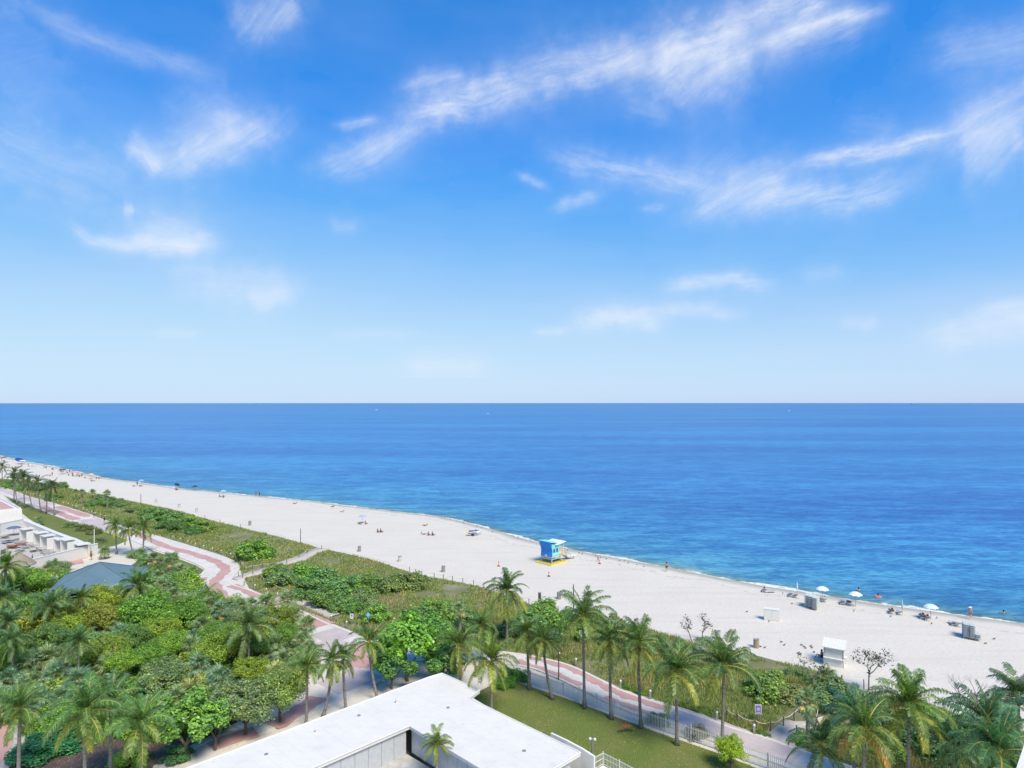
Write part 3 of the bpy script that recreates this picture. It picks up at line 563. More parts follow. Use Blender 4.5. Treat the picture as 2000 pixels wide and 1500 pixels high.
for xc, yc, xb, yb in [(4,912,4,945),(44,927,45,946)]: coconut('far palm standing against the beach at the left edge', xc, yc, xb, yb, L=3.6, nf=16, group='far palms against the sand', yellow=.1, col=(.05, .10, .05))
# potted palm clump in the courtyard
coconut('small feathery palm in the courtyard of the white roofed building', 853, 1458, h=3.6, L=1.7, nf=20, yellow=.5, col=(.1, .16, .035), name='courtyard_palm')
# ---- fan palms
def fan_mesh(seed, droop):
    r = random.Random(seed); mb = MB(); a0 = R(20); P = [Vector((0, 0, 0)), Vector((.28, 0, .05)), Vector((.52, 0, .02))]
    mb.tube(P, [.016, .012, .009], 3, 1, caps=False); c = P[-1]
    for k in range(26):
        a = R(-142+284*k/25+r.uniform(-4, 4)); l = .52*(1-.28*abs(a)/2.5)*r.uniform(.9, 1.08); d = Vector((math.cos(a), math.sin(a), .12-.12*abs(math.sin(a))))
        s = Vector((-math.sin(a), math.cos(a), 0))*.024; m_ = c+d*l*.55; e = c+d*l-Vector((0, 0, l*droop*r.uniform(.6, 1.3)))
        mb.add([c-s*.4, c+s*.4, m_+s, m_-s+Vector((0, 0, .012)), e], [(0, 1, 2, 3), (3, 2, 4)])
    return mb.mesh('fan_leaf', [MAT['fan'], MAT['rachis']])
FAN = [fan_mesh(s, d) for s, d in ((1, .25), (2, .4), (3, .6), (4, .5))]
def sabal(label, px, py, h=2.6, L=1.75, n=24, col=(.12, .19, .09), group='fan palms in the park', seed=0, dead=.15):
    top = G(px, py, h); r = random.Random(int(px*7+py)+seed); t = thing('fan_palm', label, 'palm tree', (top.x, top.y, 0), 0, group)
    obj('trunk', MB().tube([(0, 0, 0), (.05, 0, h*.5), (0, 0, h+.05)], [.24, .19, .17], 7), MAT['trunk'], t)
    for i in range(n):
        f = i/(n-1); e = R(82-118*f**.9+r.uniform(-10, 10)); az = i*2.39996+r.uniform(-.3, .3); v = r.uniform(.8, 1.25)
        c = (.3*v, .24*v, .1*v) if f > 1-dead and r.random() < .6 else tuple(x*v for x in col)
        link('fan_leaf', FAN[r.randrange(4)], t, (0, 0, h), (r.uniform(-.3, .3), -e, az), c, L*r.uniform(.85, 1.12))
    LOOSE.append((t, label)); return t
BLU, GRY, YGR = (.105, .175, .105), (.125, .175, .08), (.19, .22, .08)
for x, y, c in [(93,1287,GRY),(67,1290,BLU),(122,1284,GRY),(40,1300,GRY),(110,1318,BLU),(375,1268,GRY),(430,1328,BLU),(390,1302,BLU),(370,1360,YGR),(430,1382,BLU),(345,1372,GRY),(555,1292,GRY),(590,1257,GRY),(597,1226,GRY),(605,1275,GRY),(432,1194,BLU),(520,1178,GRY),(562,1174,GRY),(396,1225,GRY),(236,1240,BLU),(250,1212,BLU),(316,1146,GRY),(470,1188,GRY),(575,1205,GRY),(540,1262,GRY),(540,1320,YGR),(215,1300,GRY),(155,1330,BLU),(20,1330,BLU),(300,1160,YGR),(340,1165,GRY),(372,1178,GRY),(412,1184,GRY),(230,1160,GRY),(120,1170,GRY)]:
    sabal({BLU: 'blue green', GRY: 'grey green', YGR: 'yellowing'}[c]+' fan palm', x, y, col=c)
for x, y, hh in [(205,1080,1.2),(75,1019,1.0),(1577,1370,4.2),(898,1190,4.0),(1615,1325,1.4),(148,962,3),(160,962,4),(181,962,4),(209,964,5),(330,1100,1.3),(378,1120,1.3),(300,1092,1.5),(352,1113,1.4)]:
    sabal('fan palm beside the sandy beach access' if x == 1577 else 'fan palm', x, y, hh, 1.5 if hh < 2 else 1.3, 22, GRY, group='fan palms outside the park')
# ---- broadleaf crowns
def crown_mesh(name, seed, ncl, nl, ls, lo=-.55, mat='leaf', asp=.6):
    r = np.random.default_rng(seed); d = r.normal(size=(ncl*4, 3)); d /= np.linalg.norm(d, axis=1)[:, None]; d = d[d[:, 2] > lo][:ncl]; k = len(d)
    cc = d*r.uniform(.42, .95, (k, 1)); cr = r.uniform(.12, .36, k); ci = r.choice(k, nl, p=cr**2/(cr**2).sum())
    u = r.normal(size=(nl, 3)); u /= np.linalg.norm(u, axis=1)[:, None]; rad = cr[ci]*(.55+.5*r.random(nl)**.6)
    P = cc[ci]+u*rad[:, None]; st = r.random(nl) < .07; P[st] *= r.uniform(1.02, 1.18, (st.sum(), 1)); out = P/np.linalg.norm(P, axis=1)[:, None]
    N = u*.7+out*.5+r.normal(size=(nl, 3))*.5+np.array([0, 0, .35]); N /= np.linalg.norm(N, axis=1)[:, None]
    T = np.cross(N, r.normal(size=(nl, 3))); T /= np.linalg.norm(T, axis=1)[:, None]; B = np.cross(N, T); s = (ls*r.uniform(.7, 1.3, nl))[:, None]
    V = np.stack([P+T*s, P+B*s*asp+N*s*.18, P-T*s, P-B*s*asp+N*s*.18], 1).reshape(-1, 3); V[:, 2] = np.maximum(V[:, 2], lo-.12)
    return npmesh(name, V, np.arange(nl*4).reshape(-1, 4), MAT[mat])
CR = {'big': [crown_mesh('crown', 10+i, 60, 11000, .038, -.35) for i in range(5)], 'grape': [crown_mesh('crown', 30+i, 34, 6500, .05, -.35, 'leaf_gloss', .85) for i in range(4)],
      'shrub': [crown_mesh('foliage', 50+i, 52, 7500, .043, -.3) for i in range(5)], 'gshrub': [crown_mesh('foliage', 70+i, 40, 6500, .048, -.3, 'leaf_gloss', .85) for i in range(4)], 'open': [crown_mesh('crown', 90+i, 26, 4200, .04, -.3) for i in range(3)]}
def stems_mb(seed, h, spread, r0, n=4):
    r = random.Random(seed); mb = MB(); mb.tube([(0, 0, -.1), (r.uniform(-.1, .1), r.uniform(-.1, .1), h*.4)], [r0*1.2, r0*.85], 7); top = Vector(mb.v[-1])
    for i in range(n):
        a = i*2*PI/n+r.uniform(-.4, .4); p = Vector((r.uniform(-.1, .1), r.uniform(-.1, .1), h*.36)); q = p+Vector((math.cos(a)*spread*.45, math.sin(a)*spread*.45, h*.35)); e = p+Vector((math.cos(a)*spread*.8, math.sin(a)*spread*.8, h*.85))
        mb.tube([p, q, e], [r0*.65, r0*.45, r0*.15], 5)
        for j in (-1, 1): mb.tube([q, q+Vector((math.cos(a+j*.9)*spread*.35, math.sin(a+j*.9)*spread*.35, h*.35))], [r0*.35, r0*.12], 4)
    return mb
def tree(label, px, py, rp, kind='big', h=3.3, col=(.09, .17, .03), group='broadleaf trees in the park', sq=.82, name='broadleaf_tree', z0=0):
    c = G(px, py, h); r = rp*c.y/F; q = random.Random(int(px*5+py*3)); t = thing(name, label, 'tree', (c.x, c.y, z0), 0, group)
    obj('trunk', stems_mb(q.random(), h-z0, r*.75, .05+.04*r), MAT['bark'], t)
    link('crown', q.choice(CR[kind]), t, (0, 0, h-z0), q.uniform(0, 6.3), [x*q.uniform(.92, 1.08) for x in col], (r*1.22, r*1.22, r*sq*1.2)); LOOSE.append((t, label)); return t
def shrub(label, px, py, rp, kind='shrub', col=(.07, .13, .03), group=None, sq=.75, z0=0, name='shrub'):
    z = z0+rp*.05; c = G(px, py, z); r = rp*c.y/F; c = G(px, py, z0+r*.3*sq); q = random.Random(int(px*5+py*3)); t = thing(name, label, 'shrub', (c.x, c.y, z0), 0, group)
    obj('stem', stems_mb(q.random(), r*.7, r*.6, .03+.02*r, 5), MAT['bark'], t)
    link('foliage', q.choice(CR[kind]), t, (0, 0, r*.3*sq), q.uniform(0, 6.3), [x*q.uniform(.9, 1.1) for x in col], (r*1.22, r*1.22, r*sq*1.2)); LOOSE.append((t, label)); return t
LIME, YEL, GRN, MID, GG, DK = (.14, .215, .035), (.165, .215, .035), (.105, .19, .035), (.09, .165, .05), (.125, .185, .085), (.035, .095, .045)
for x, y, r, c, w_ in [(93,1220,46,YEL,'yellow green'),(150,1207,36,YEL,'yellow green'),(197,1180,33,YEL,'yellow green'),(196,1212,30,(.155,.185,.045),'olive yellow'),(288,1201,44,GRN,'green'),(360,1203,38,GRN,'green'),(315,1230,28,LIME,'bright lime'),(53,1138,34,GRN,'green'),(203,1276,36,LIME,'bright lime'),(240,1297,28,LIME,'bright lime'),(288,1286,28,GRN,'green'),(240,1256,28,MID,'mid green'),(317,1322,38,GG,'grey green'),(88,1252,30,MID,'mid green'),(537,1212,31,(.12,.17,.03),'olive'),(422,1275,34,LIME,'bright lime'),(457,1266,28,YEL,'yellow green'),(490,1310,30,(.15,.2,.025),'olive'),(330,1262,28,LIME,'bright lime'),(420,1238,26,GRN,'green'),(35,1185,30,MID,'mid green'),(130,1228,30,YEL,'yellow green'),(560,1242,22,GRN,'green'),(505,1262,22,MID,'mid green'),(270,1245,24,MID,'mid green'),(-40,1260,50,MID,'mid green'),(5,1290,34,GRN,'green')]:
    tree(w_+' rounded leafy tree', x, y, r, 'big', 3.2, c)
tree('glossy sea grape tree whose trunk forks beside the white roof', 362, 1412, 54, 'grape', 3.4, (.10, .20, .035)); tree('sea grape tree tucked against the white roof edge', 420, 1400, 40, 'grape', 3.2, (.09, .18, .035))
tree('fine leaved grey green tree next to the white roof edge', 480, 1372, 50, 'big', 3.2, GG); tree('open branched sea grape beside the pink paved walk', 548, 1354, 44, 'open', 3.0, (.12, .18, .06))
tree('large dense sea grape tree behind the white roof corner', 795, 1262, 56, 'grape', 4.0, (.105, .215, .03), sq=.9); tree('darker sea grape tree right of the large dense one', 842, 1242, 44, 'grape', 3.6, (.075, .165, .03)); tree('dark low sea grape tree beneath the large dense one', 765, 1300, 36, 'grape', 2.6, (.05, .12, .03))
tree('dark sea grape tree behind the yellow hanging palm', 868, 1290, 36, 'grape', 2.6, (.06, .13, .03))
shrub('dark glossy ground shrub at the bottom left of the park', 80, 1468, 52, 'gshrub', (.03, .12, .045), sq=.5); shrub('dark leafy bush among palm trunks at the bottom left', 130, 1440, 36, 'gshrub', (.03, .10, .04), sq=.6)
shrub('spiky green bush at the bottom edge of the park', 258, 1488, 34, 'shrub', (.12, .21, .04)); shrub('dark bush at the bottom edge beside the white roof', 345, 1480, 26, 'gshrub', (.035, .10, .04))
DG = 'sea grape shrubs on the dune'
for x, y, r, c in [(497,1084,34,(.085,.165,.03)),(555,1135,30,MID),(592,1130,30,GRN),(632,1138,32,MID),(598,1160,32,(.075,.14,.03)),(640,1176,34,(.07,.14,.03)),(682,1152,32,MID),(725,1150,30,(.08,.14,.03)),(768,1148,30,(.1,.15,.04)),(806,1142,28,(.09,.14,.04)),(712,1178,28,GG),(540,1122,24,GRN),(668,1186,26,MID),(735,1206,28,(.10,.2,.03)),(690,1190,22,(.07,.14,.03)),
                   (295,1008,20,MID),(318,1014,22,MID),(342,1020,22,MID),(368,1026,22,GRN),(395,1033,20,GRN),(350,1034,18,(.06,.12,.03)),(378,1040,16,(.06,.12,.03)),(322,1028,16,(.06,.12,.03)),(196,978,14,MID),(214,984,15,MID),(234,988,15,MID),(180,986,12,MID),(262,998,14,GG),(105,975,14,(.08,.13,.03)),(20,950,14,MID),(50,955,14,MID),(80,955,14,(.05,.1,.04)),(100,952,14,(.05,.1,.04)),(122,950,10,MID),
                   (850,1202,34,GRN),(885,1212,34,GRN),(920,1222,30,MID),(820,1208,26,MID),(1062,1205,38,(.10,.185,.035)),(1095,1222,40,(.10,.185,.035)),(1040,1225,34,MID),(1130,1240,30,MID),(1075,1245,28,(.06,.12,.03)),(1160,1215,26,MID),(1200,1222,24,(.10,.15,.05)),(1180,1250,22,MID),(1000,1235,30,(.05,.10,.03)),
                   (1510,1352,42,(.10,.16,.035)),(1485,1345,30,(.11,.19,.03)),(1540,1362,28,(.13,.14,.05)),(1638,1362,40,(.09,.15,.05)),(1610,1378,30,(.08,.14,.05)),(1672,1378,30,MID),(1590,1335,20,GG),(1560,1318,20,GG),(1720,1410,36,(.05,.11,.04)),(1800,1450,40,(.06,.13,.04)),(1835,1480,34,(.05,.12,.035)),(1740,1470,30,(.10,.19,.03)),(1568,1448,20,(.08,.18,.03)),(1595,1440,18,(.08,.16,.03)),(1810,1410,34,MID),(1880,1425,30,MID),(1960,1430,34,MID),(1330,1262,14,GG),(1370,1270,13,(.16,.2,.15)),(1445,1292,16,(.2,.25,.2)),(1290,1262,14,GG)]:
    shrub('sea grape shrub', x, y, r, 'gshrub' if c not in (GG,) else 'shrub', c, DG, z0=max(0, dune_z(x, y+r*.5)-.1))
for x, y, r, c in [(1232,1342,13,(.09,.16,.03)),(1218,1335,11,(.09,.16,.03)),(1250,1352,12,(.09,.16,.03)),(1365,1388,14,(.1,.17,.03)),(1390,1394,13,(.1,.17,.03)),(1418,1398,14,(.1,.17,.03)),(1340,1378,12,(.1,.17,.03)),(1462,1402,14,DK),(1450,1392,14,DK),(1480,1432,11,(.07,.15,.03)),(1500,1438,9,(.07,.15,.03))]:
    shrub('low trailing green shrub on the sand edge of the promenade', x, y, r, 'shrub', c, 'low shrubs along the promenade', .45)
shrub('grey green shrub pressed against the back of the picket fence', 1285, 1410, 19, 'shrub', (.10,.12,.08), 'shrubs against the fence'); shrub('grey green shrub pressed against the back of the picket fence', 1362, 1436, 20, 'shrub', (.10,.12,.08), 'shrubs against the fence')
shrub('bright green hedge clump at the start of the picket fence', 1003, 1325, 26, 'shrub', (.06,.16,.025)); shrub('bright green hedge clump beside the lime coconut palm', 985, 1335, 20, 'shrub', (.06,.16,.025))
tree('round clipped lime tree with white trunk base at lawn end', 1426, 1466, 25, 'big', 1.6, (.17,.25,.025), None, .95)
for x, y, r in [(1255,1430,4),]: pass
for x, y, r, c in [(139,1027,11,GG),(165,1033,13,(.09,.12,.05)),(185,1040,12,(.09,.12,.05)),(190,1058,14,GG),(180,1064,10,GG),(118,1112,18,GG),(85,1122,16,MID),(100,1104,14,(.07,.14,.04)),(270,1085,16,GG),(285,1100,16,GG),(310,1115,20,MID),(345,1125,18,GG),(300,1132,18,MID),(275,1118,14,GG),(365,1138,14,GG),(330,1090,14,GG)]:
    shrub('bush', x, y, r, 'shrub', c, 'bushes around the lawn and pavilion')
# fill the rest of the park canopy
def inside(p, poly):
    c = False; j = len(poly)-1
    for i in range(len(poly)):
        a, b = poly[i], poly[j]
        if (a[1] > p[1]) != (b[1] > p[1]) and p[0] < (b[0]-a[0])*(p[1]-a[1])/(b[1]-a[1])+a[0]: c = not c
        j = i
    return c
PW = [G(*p) for p in PARK]; placed = [(o.location.x, o.location.y) for o, l in LOOSE]
rf = random.Random(21); pv = Vector((-67.3, 105.5)); added = 0
for k in range(2600):
    px, py = rf.uniform(-30, 610), rf.uniform(1140, 1440); q = G(px, py)
    if not inside((q.x, q.y), PW) or (q.to_2d()-pv).length < 8.6: continue
    ex = [G(a, b).to_2d() for a, b in ((15, 1440), (200, 1460), (20, 1470))]
    if any((q.to_2d()-e).length < 3.0 for e in ex): continue
    if min(math.hypot(q.x-a, q.y-b) for a, b in placed) < 1.75: continue
    placed.append((q.x, q.y)); added += 1
    if rf.random() < .24:
        h_ = rf.uniform(1.0, 2.4); x2, y2 = PX((q.x, q.y, h_)); sabal('grey green fan palm', x2, y2, h_, rf.uniform(1.3, 1.7), 20, rf.choice((BLU, GRY, GRY)))
    else:
        r_ = rf.uniform(1.6, 2.5)*F/q.y; shrub('leafy understorey shrub', px, py-r_*.3, r_, rf.choice(('shrub', 'gshrub')), rf.choice((GRN, GRN, MID, GG, LIME, YEL)), 'understorey shrubs in the park', .85)
# ---- bare and sparse trees at the dune edge
def twig_tree(label, px, py, h, leaves=0, name='bare_tree', seed=1, col=(.10, .095, .09), lean=0):
    b = G(px, py); r = random.Random(seed); t = thing(name, label, 'tree', b, 0); mb = MB(); tips = []
    def br(p, d, l, rad, dep):
        q = p+d*l*.5+Vector((r.uniform(-.06, .06), r.uniform(-.06, .06), 0))*l; e = q+(d+Vector((r.uniform(-.25, .25), r.uniform(-.25, .25), .1))).normalized()*l*.5
        mb.tube([p, q, e], [rad, rad*.8, rad*.62], 5 if dep < 2 else 3); tips.append((e, dep))
        if dep >= 4: return
        for i in range(2 if dep else 3):
            a = r.uniform(0, 6.28); br(e, (d*.8+Vector((math.cos(a), math.sin(a), r.uniform(.0, .5)))*.62).normalized(), l*r.uniform(.58, .8), rad*.6, dep+1)
    br(Vector((0, 0, -.1)), Vector((lean, 0, 1)).normalized(), h*.36, .035*h**.6+.015, 0)
    obj('trunk', mb, MAT['twig'], t)
    if leaves:
        P = np.array([tips[r.randrange(len(tips))][0]+Vector((r.gauss(0, .2), r.gauss(0, .2), r.gauss(0, .2))) for i in range(leaves) ]); g = np.random.default_rng(seed)
        T = g.normal(size=P.shape)*.065; B = g.normal(size=P.shape)*.065; V = np.stack([P+T, P+B, P-T, P-B], 1).reshape(-1, 3); V[:, 2] = np.maximum(V[:, 2], h*.3)
        link('foliage', npmesh('foliage', V, np.arange(len(V)).reshape(-1, 4), MAT['leaf']), t, col=col)
    LOOSE.append((t, label))
MAT['twig'] = M('weathered_twig', (.2, .17, .15), (.3, .27, .25), 6, .9)
twig_tree('gnarled leafless shrub leaning left at the dune edge', 1352, 1254, 3.6, 110, 'gnarled_shrub', 3, (.09, .085, .075), -.25); twig_tree('gnarled leafless shrub leaning right at the dune edge', 1371, 1256, 3.7, 130, 'gnarled_shrub', 8, (.09, .085, .075), .2)
twig_tree('sparse dark leaved sapling standing against the pale sand', 1697, 1350, 5.2, 420, 'sparse_sapling', 5, (.07, .075, .07)); twig_tree('sparse grey sapling behind the sandy access fan palm', 1584, 1358, 4.4, 200, 'sparse_sapling', 12, (.11, .11, .09))
twig_tree('pale bare sapling on the sand, left of the pair', 1877, 1388, 3.6, 0, seed=21); twig_tree('pale bare sapling on the sand, right of the pair', 1908, 1378, 3.2, 0, seed=22)
# ---- dune grass and lawn blades (uncountable)
def blades(name, N, pick, hlo, hhi, col, label, cat, per=4, wfac=.00055):
    P = []; k = 0
    g = np.random.default_rng(4)
    base = pick(N, g); n = len(base); base = np.repeat(base, per, 0); m = len(base)
    base[:, :2] += g.normal(size=(m, 2))*.16; hh = g.uniform(hlo, hhi, m)*(.5+1.1*fbm(base[:, 0]*.35, base[:, 1]*.35, 21, 4)); a = g.uniform(0, 6.28, m); ln = g.uniform(.15, .7, m)*hh; wd = np.maximum(.016, base[:, 1]*wfac)
    tip = base+np.stack([np.cos(a)*ln+.12*hh, np.sin(a)*ln, hh], 1); s = np.stack([-np.sin(a), np.cos(a), 0*a], 1)*wd[:, None]
    V = np.stack([base-s, base+s, tip], 1).reshape(-1, 3)
    o = link(name, npmesh(name, V, np.arange(m*3).reshape(-1, 3), MAT['grass']), col=col); tag(o, label, cat, kind='stuff')
def pick_dune(N, g, straw=False):
    px = g.uniform(-40, 2040, N); t = g.uniform(.02, .97, N)**.9; i = np.clip((px+300)/6, 0, DV.shape[0]-2); i0 = i.astype(int); r_ = t*(DV.shape[1]-1); r0 = r_.astype(int); f = (r_-r0)[:, None]
    P = DV[i0, r0]*(1-f)+DV[i0, np.minimum(r0+1, DV.shape[1]-1)]*f; P = P+(DV[i0+1, r0]-DV[i0, r0])*(i-i0)[:, None]
    f2 = fbm(P[:, 0]*.22, P[:, 1]*.22, 5, 5); keep = (f2 > .56) if straw else ((f2 > .35) & (f2 < .63)); keep &= (P[:, 1] < 420)
    for tx, ty, tw in TRACK: keep &= np.hypot(P[:, 0]-tx, P[:, 1]-ty) > tw*.55
    P[:, 2] -= .05; return P[keep]
blades('dune_grass', 90000, pick_dune, .16, .46, (.135, .17, .062), 'olive green grass covering the dune', 'grass')
blades('dry_grass', 46000, lambda N, g: pick_dune(N, g, True), .25, .6, (.175, .175, .075), 'straw coloured dry grass in patches on the dune', 'grass')
LW = [G(*p) for p in LAWN]
def pick_lawn(N, g):
    px, py = g.uniform(900, 1560, N), g.uniform(1325, 1510, N); Y = F*H/(py-HZ); P = np.stack([(px-1000)*Y/F, Y, np.full(N, .02)], 1)
    return P[[inside(p, LW) for p in P]]
blades('lawn_grass', 16000, pick_lawn, .03, .09, (.15, .19, .05), 'short green lawn grass beside the white roof', 'grass', 4, .0004)
# ------------------------------------------------------------------ fence, railing, lamps, posts, signs
def build_fence():
    t = thing('picket_fence', 'long white metal picket fence between the lawn and the promenade', 'fence')
    pts = [G(*p) for p in [(1036,1335),(1100,1358),(1200,1394),(1300,1430),(1402,1465),(1450,1485),(1500,1502),(1580,1532)]]
    pk = MB().box((0, 0, .7), (.05, .04, 1.3)).add([(-.0175, -.015, 1.35), (.0175, -.015, 1.35), (.0175, .015, 1.35), (-.0175, .015, 1.35), (0, 0, 1.42)], [(0, 1, 4), (1, 2, 4), (2, 3, 4), (3, 0, 4)]).mesh('picket', MAT['white'])
    po = MB().box((0, 0, .73), (.08, .08, 1.46)).box((0, 0, 1.48), (.1, .1, .03)).mesh('post', MAT['white'])
    for a, b in zip(pts, pts[1:]):
        d = b-a; L_ = d.length; ang = math.atan2(d.y, d.x); npo = max(1, round(L_/2.4))
        for k in range(npo): p = a+d*k/npo; link('post', po, t, p, ang)
        for z in (.14, 1.2): obj('rail', MB().tube([a+Vector((0, 0, z)), b+Vector((0, 0, z))], .028, 4), MAT['white'], t)
        n = int(L_/.16)
        for k in range(n): link('picket', pk, t, a+d*(k+.5)/n, ang)
build_fence()
def build_railing():
    t = thing('terrace_railing', 'white gridded metal railing round the terrace end below the lamp post', 'railing'); z0 = .5
    pts = [G(1160, 1484, z0+.9), G(1178, 1471, z0+1.05), G(1210, 1487, z0+1.05), G(1260, 1513, z0+1.05)]; pts = [Vector((p.x, p.y, z0)) for p in pts]
    for a, b in zip(pts, pts[1:]):
        d = b-a
        for z in (.12, .6, 1.05): obj('rail', MB().tube([a+Vector((0, 0, z)), b+Vector((0, 0, z))], .025, 4), MAT['white'], t)
        n = max(3, int(d.length/.16)); pk = MB().box((0, 0, .58), (.025, .025, 1.12)).mesh('baluster', MAT['white'])
        for k in range(n+1): link('baluster', pk, t, a+d*k/n, 0)
    for p in pts[:3]: obj('post', MB().box((p.x, p.y, z0+.6), (.07, .07, 1.2)), MAT['white'], t)
    obj('base', MB().prism([(p.x, p.y) for p in pts]+[(pts[-1].x-4, pts[-1].y-4), (pts[0].x-1.5, pts[0].y-2)], 0, z0-.004), MAT['white'], t)
build_railing()
def lamp_post(px, py, yt):
    b = G(px, py); h = H-(yt-HZ)*b.y/F; t = thing('lamp_post', 'grey lamp post with two small heads at the lawn corner of the roof', 'lamp post', b)
    obj('pole', MB().tube([(0, 0, 0), (0, 0, h)], .09, 8), MAT['grey'], t)
    for s in (-1, 1): obj('lamp_head', MB().lathe([(.02, .1), (.12, .06), (.14, -.06), (.1, -.1)], 10, (s*.2, -s*.05, h)).tube([(0, 0, h-.03), (s*.2, -s*.05, h)], .03, 5), MAT['white'], t)
lamp_post(1157, 1492, 1443)
def boardthing(px, py, col, label, name):
    b = G(px, py, .5); t = thing(name, label, 'bodyboard', b, R(-45)); mb = MB(); P = [(-.25, 0), (-.27, .5), (-.22, .95), (-.08, 1.15), (.08, 1.15), (.22, .95), (.27, .5), (.25, 0)]
    for y in (-.03, .03): pass
    n = len(P); mb.add([(x, y, z) for y in (-.04, .04) for x, z in P], [tuple(range(n)), tuple(range(n, 2*n))[::-1]]+[(i, i+n, (i+1) % n+n, (i+1) % n) for i in range(n)])
    obj('deck', mb, MAT['tint'], t, col=col); obj('stripe', MB().box((0, -.052, .55), (.1, .02, .9)), MAT['tint'], t, col=(.8, .8, .75)); obj('stripe', MB().box((.12, -.052, .5), (.05, .02, .7)), MAT['tint'], t, col=tuple(min(1, c*.4+.1) for c in col))
boardthing(1138, 1487, (.02, .26, .42), 'blue board leaning against the white end wall', 'leaning_board'); boardthing(1150, 1494, (.55, .55, .05), 'yellow and green board leaning against the white end wall', 'leaning_board')
# bollards along the promenade
BO = MB().lathe([(.10, 0), (.10, .82), (.13, .84), (.13, .95), (.09, 1.02), (.03, 1.05)], 10).mesh('bollard', MAT['white'], True)
bol = [(338,1055),(352,1059),(367,1064),(382,1069),(398,1074),(415,1079),(432,1084),(450,1090),(461,1096),(477,1144),(498,1153),(520,1161),(542,1170),(593,1191),(618,1203),(647,1215),(677,1227),(709,1237),(1092,1290),(1125,1302),(1212,1346),(1270,1366),(1400,1409),(1473,1435)]
bol += [(x, lerp_tab(PUP, x)-2) for x in (52,58,65,72,78,85,95,103,113,124,133,142,149,163,170,179,187,196,205)]
bol_o = []
for x, y in bol:
    o = tag(link('bollard', BO, None, G(x, y)), None, 'bollard', 'white bollards along the promenade'); bol_o.append((x, y)); LOOSE.append((o, 'white round bollard on the dune side of the promenade'))
def rope(pts, label):
    mb = MB()
    for a, b in zip(pts, pts[1:]):
        P = [a.lerp(b, i/6)-Vector((0, 0, .22*4*(i/6)*(1-i/6))) for i in range(7)]; mb.tube(P, .028, 4)
    tag(obj('rope', mb, MAT['rope']), label, 'rope', 'ropes edging the paths')
def rope_posts(tab, label, plabel, h=.95, mat='dark'):
    P = []
    pm = MB().lathe([(.06, -.2), (.06, h), (.03, h+.03)], 7).mesh('rope_post', MAT[mat])
    for x, y in tab:
        z = dune_z(x, y); p = G(x, y); p.z = z; p = G(x, y, z); o = tag(link('rope_post', pm, None, p), None, 'post', 'posts of the rope lines'); LOOSE.append((o, plabel)); P.append(p+Vector((0, 0, h-.05)))
    rope(P, label)
rope_posts([(470,1104),(478,1116),(493,1113),(512,1110),(535,1107),(560,1102),(584,1092),(600,1082),(628,1074)], 'pale rope along the far side of the curving beach access', 'short dark rope post on the far side of the curving beach access')
rope_posts([(466,1127),(474,1130),(494,1122),(508,1132),(530,1148),(558,1160),(573,1166),(590,1178)], 'pale rope sagging round the near side of the shrub mass', 'short dark rope post in front of the shrub mass')
rope_posts([(1420,1402),(1440,1412),(1475,1425),(1505,1428),(1530,1418),(1551,1408),(1562,1392)], 'pale rope curving round the red leaved shrub to the beach', 'short dark rope post round the red leaved shrub')
rope_posts([(1556,1436),(1594,1420),(1597,1402)], 'pale rope on the right of the sandy access', 'short dark rope post right of the sandy access')
rope_posts([(x, lerp_tab(DUNE, x)+1) for x in (400,430,470)]+[(x, lerp_tab(DUNE, x)+2) for x in (800,812,824,848,866,884,904,925,945,1033)]+[(x, lerp_tab(DUNE, x)+2) for x in (1090,1140,1200)], 'thin rope along the seaward edge of the dune', 'short dark post on the seaward edge of the dune', 1.0)
def pole(px, py, yt, label, r=.09, col=(.16, .14, .12)):
    b = G(px, py); h = H-(yt-HZ)*b.y/F; t = thing('timber_pole', label, 'pole', b); obj('shaft', MB().tube([(0, 0, -.2), (.02, 0, h*.5), (0, 0, h)], [r, r*.92, r*.8], 8), MAT['dark'], t); obj('cap', MB().lathe([(r, h), (r*1.1, h+.05), (r*.4, h+.1)], 8), MAT['grey'], t)
pole(275, 983, 965, 'thin dark pole standing at the far dune edge'); pole(587, 1062, 1033, 'dark pole at the dune edge above the beach access'); pole(1120, 1196, 1142, 'tall dark pole behind the tall lawn palm'); pole(1054, 1186, 1158, 'thick weathered timber post at the dune edge', .28); pole(53, 945, 922, 'thin dark pole beside the far left palms'); pole(1644, 1340, 1320, 'short dark pole by the sapling at the dune edge'); pole(1687, 1350, 1328, 'short dark pole left of the sparse sapling', .06); pole(1871, 1390, 1378, 'short dark pole below the bare saplings', .07)
pole(1091, 1328, 1270, 'thin grey pole on the promenade verge behind the fence', .07)
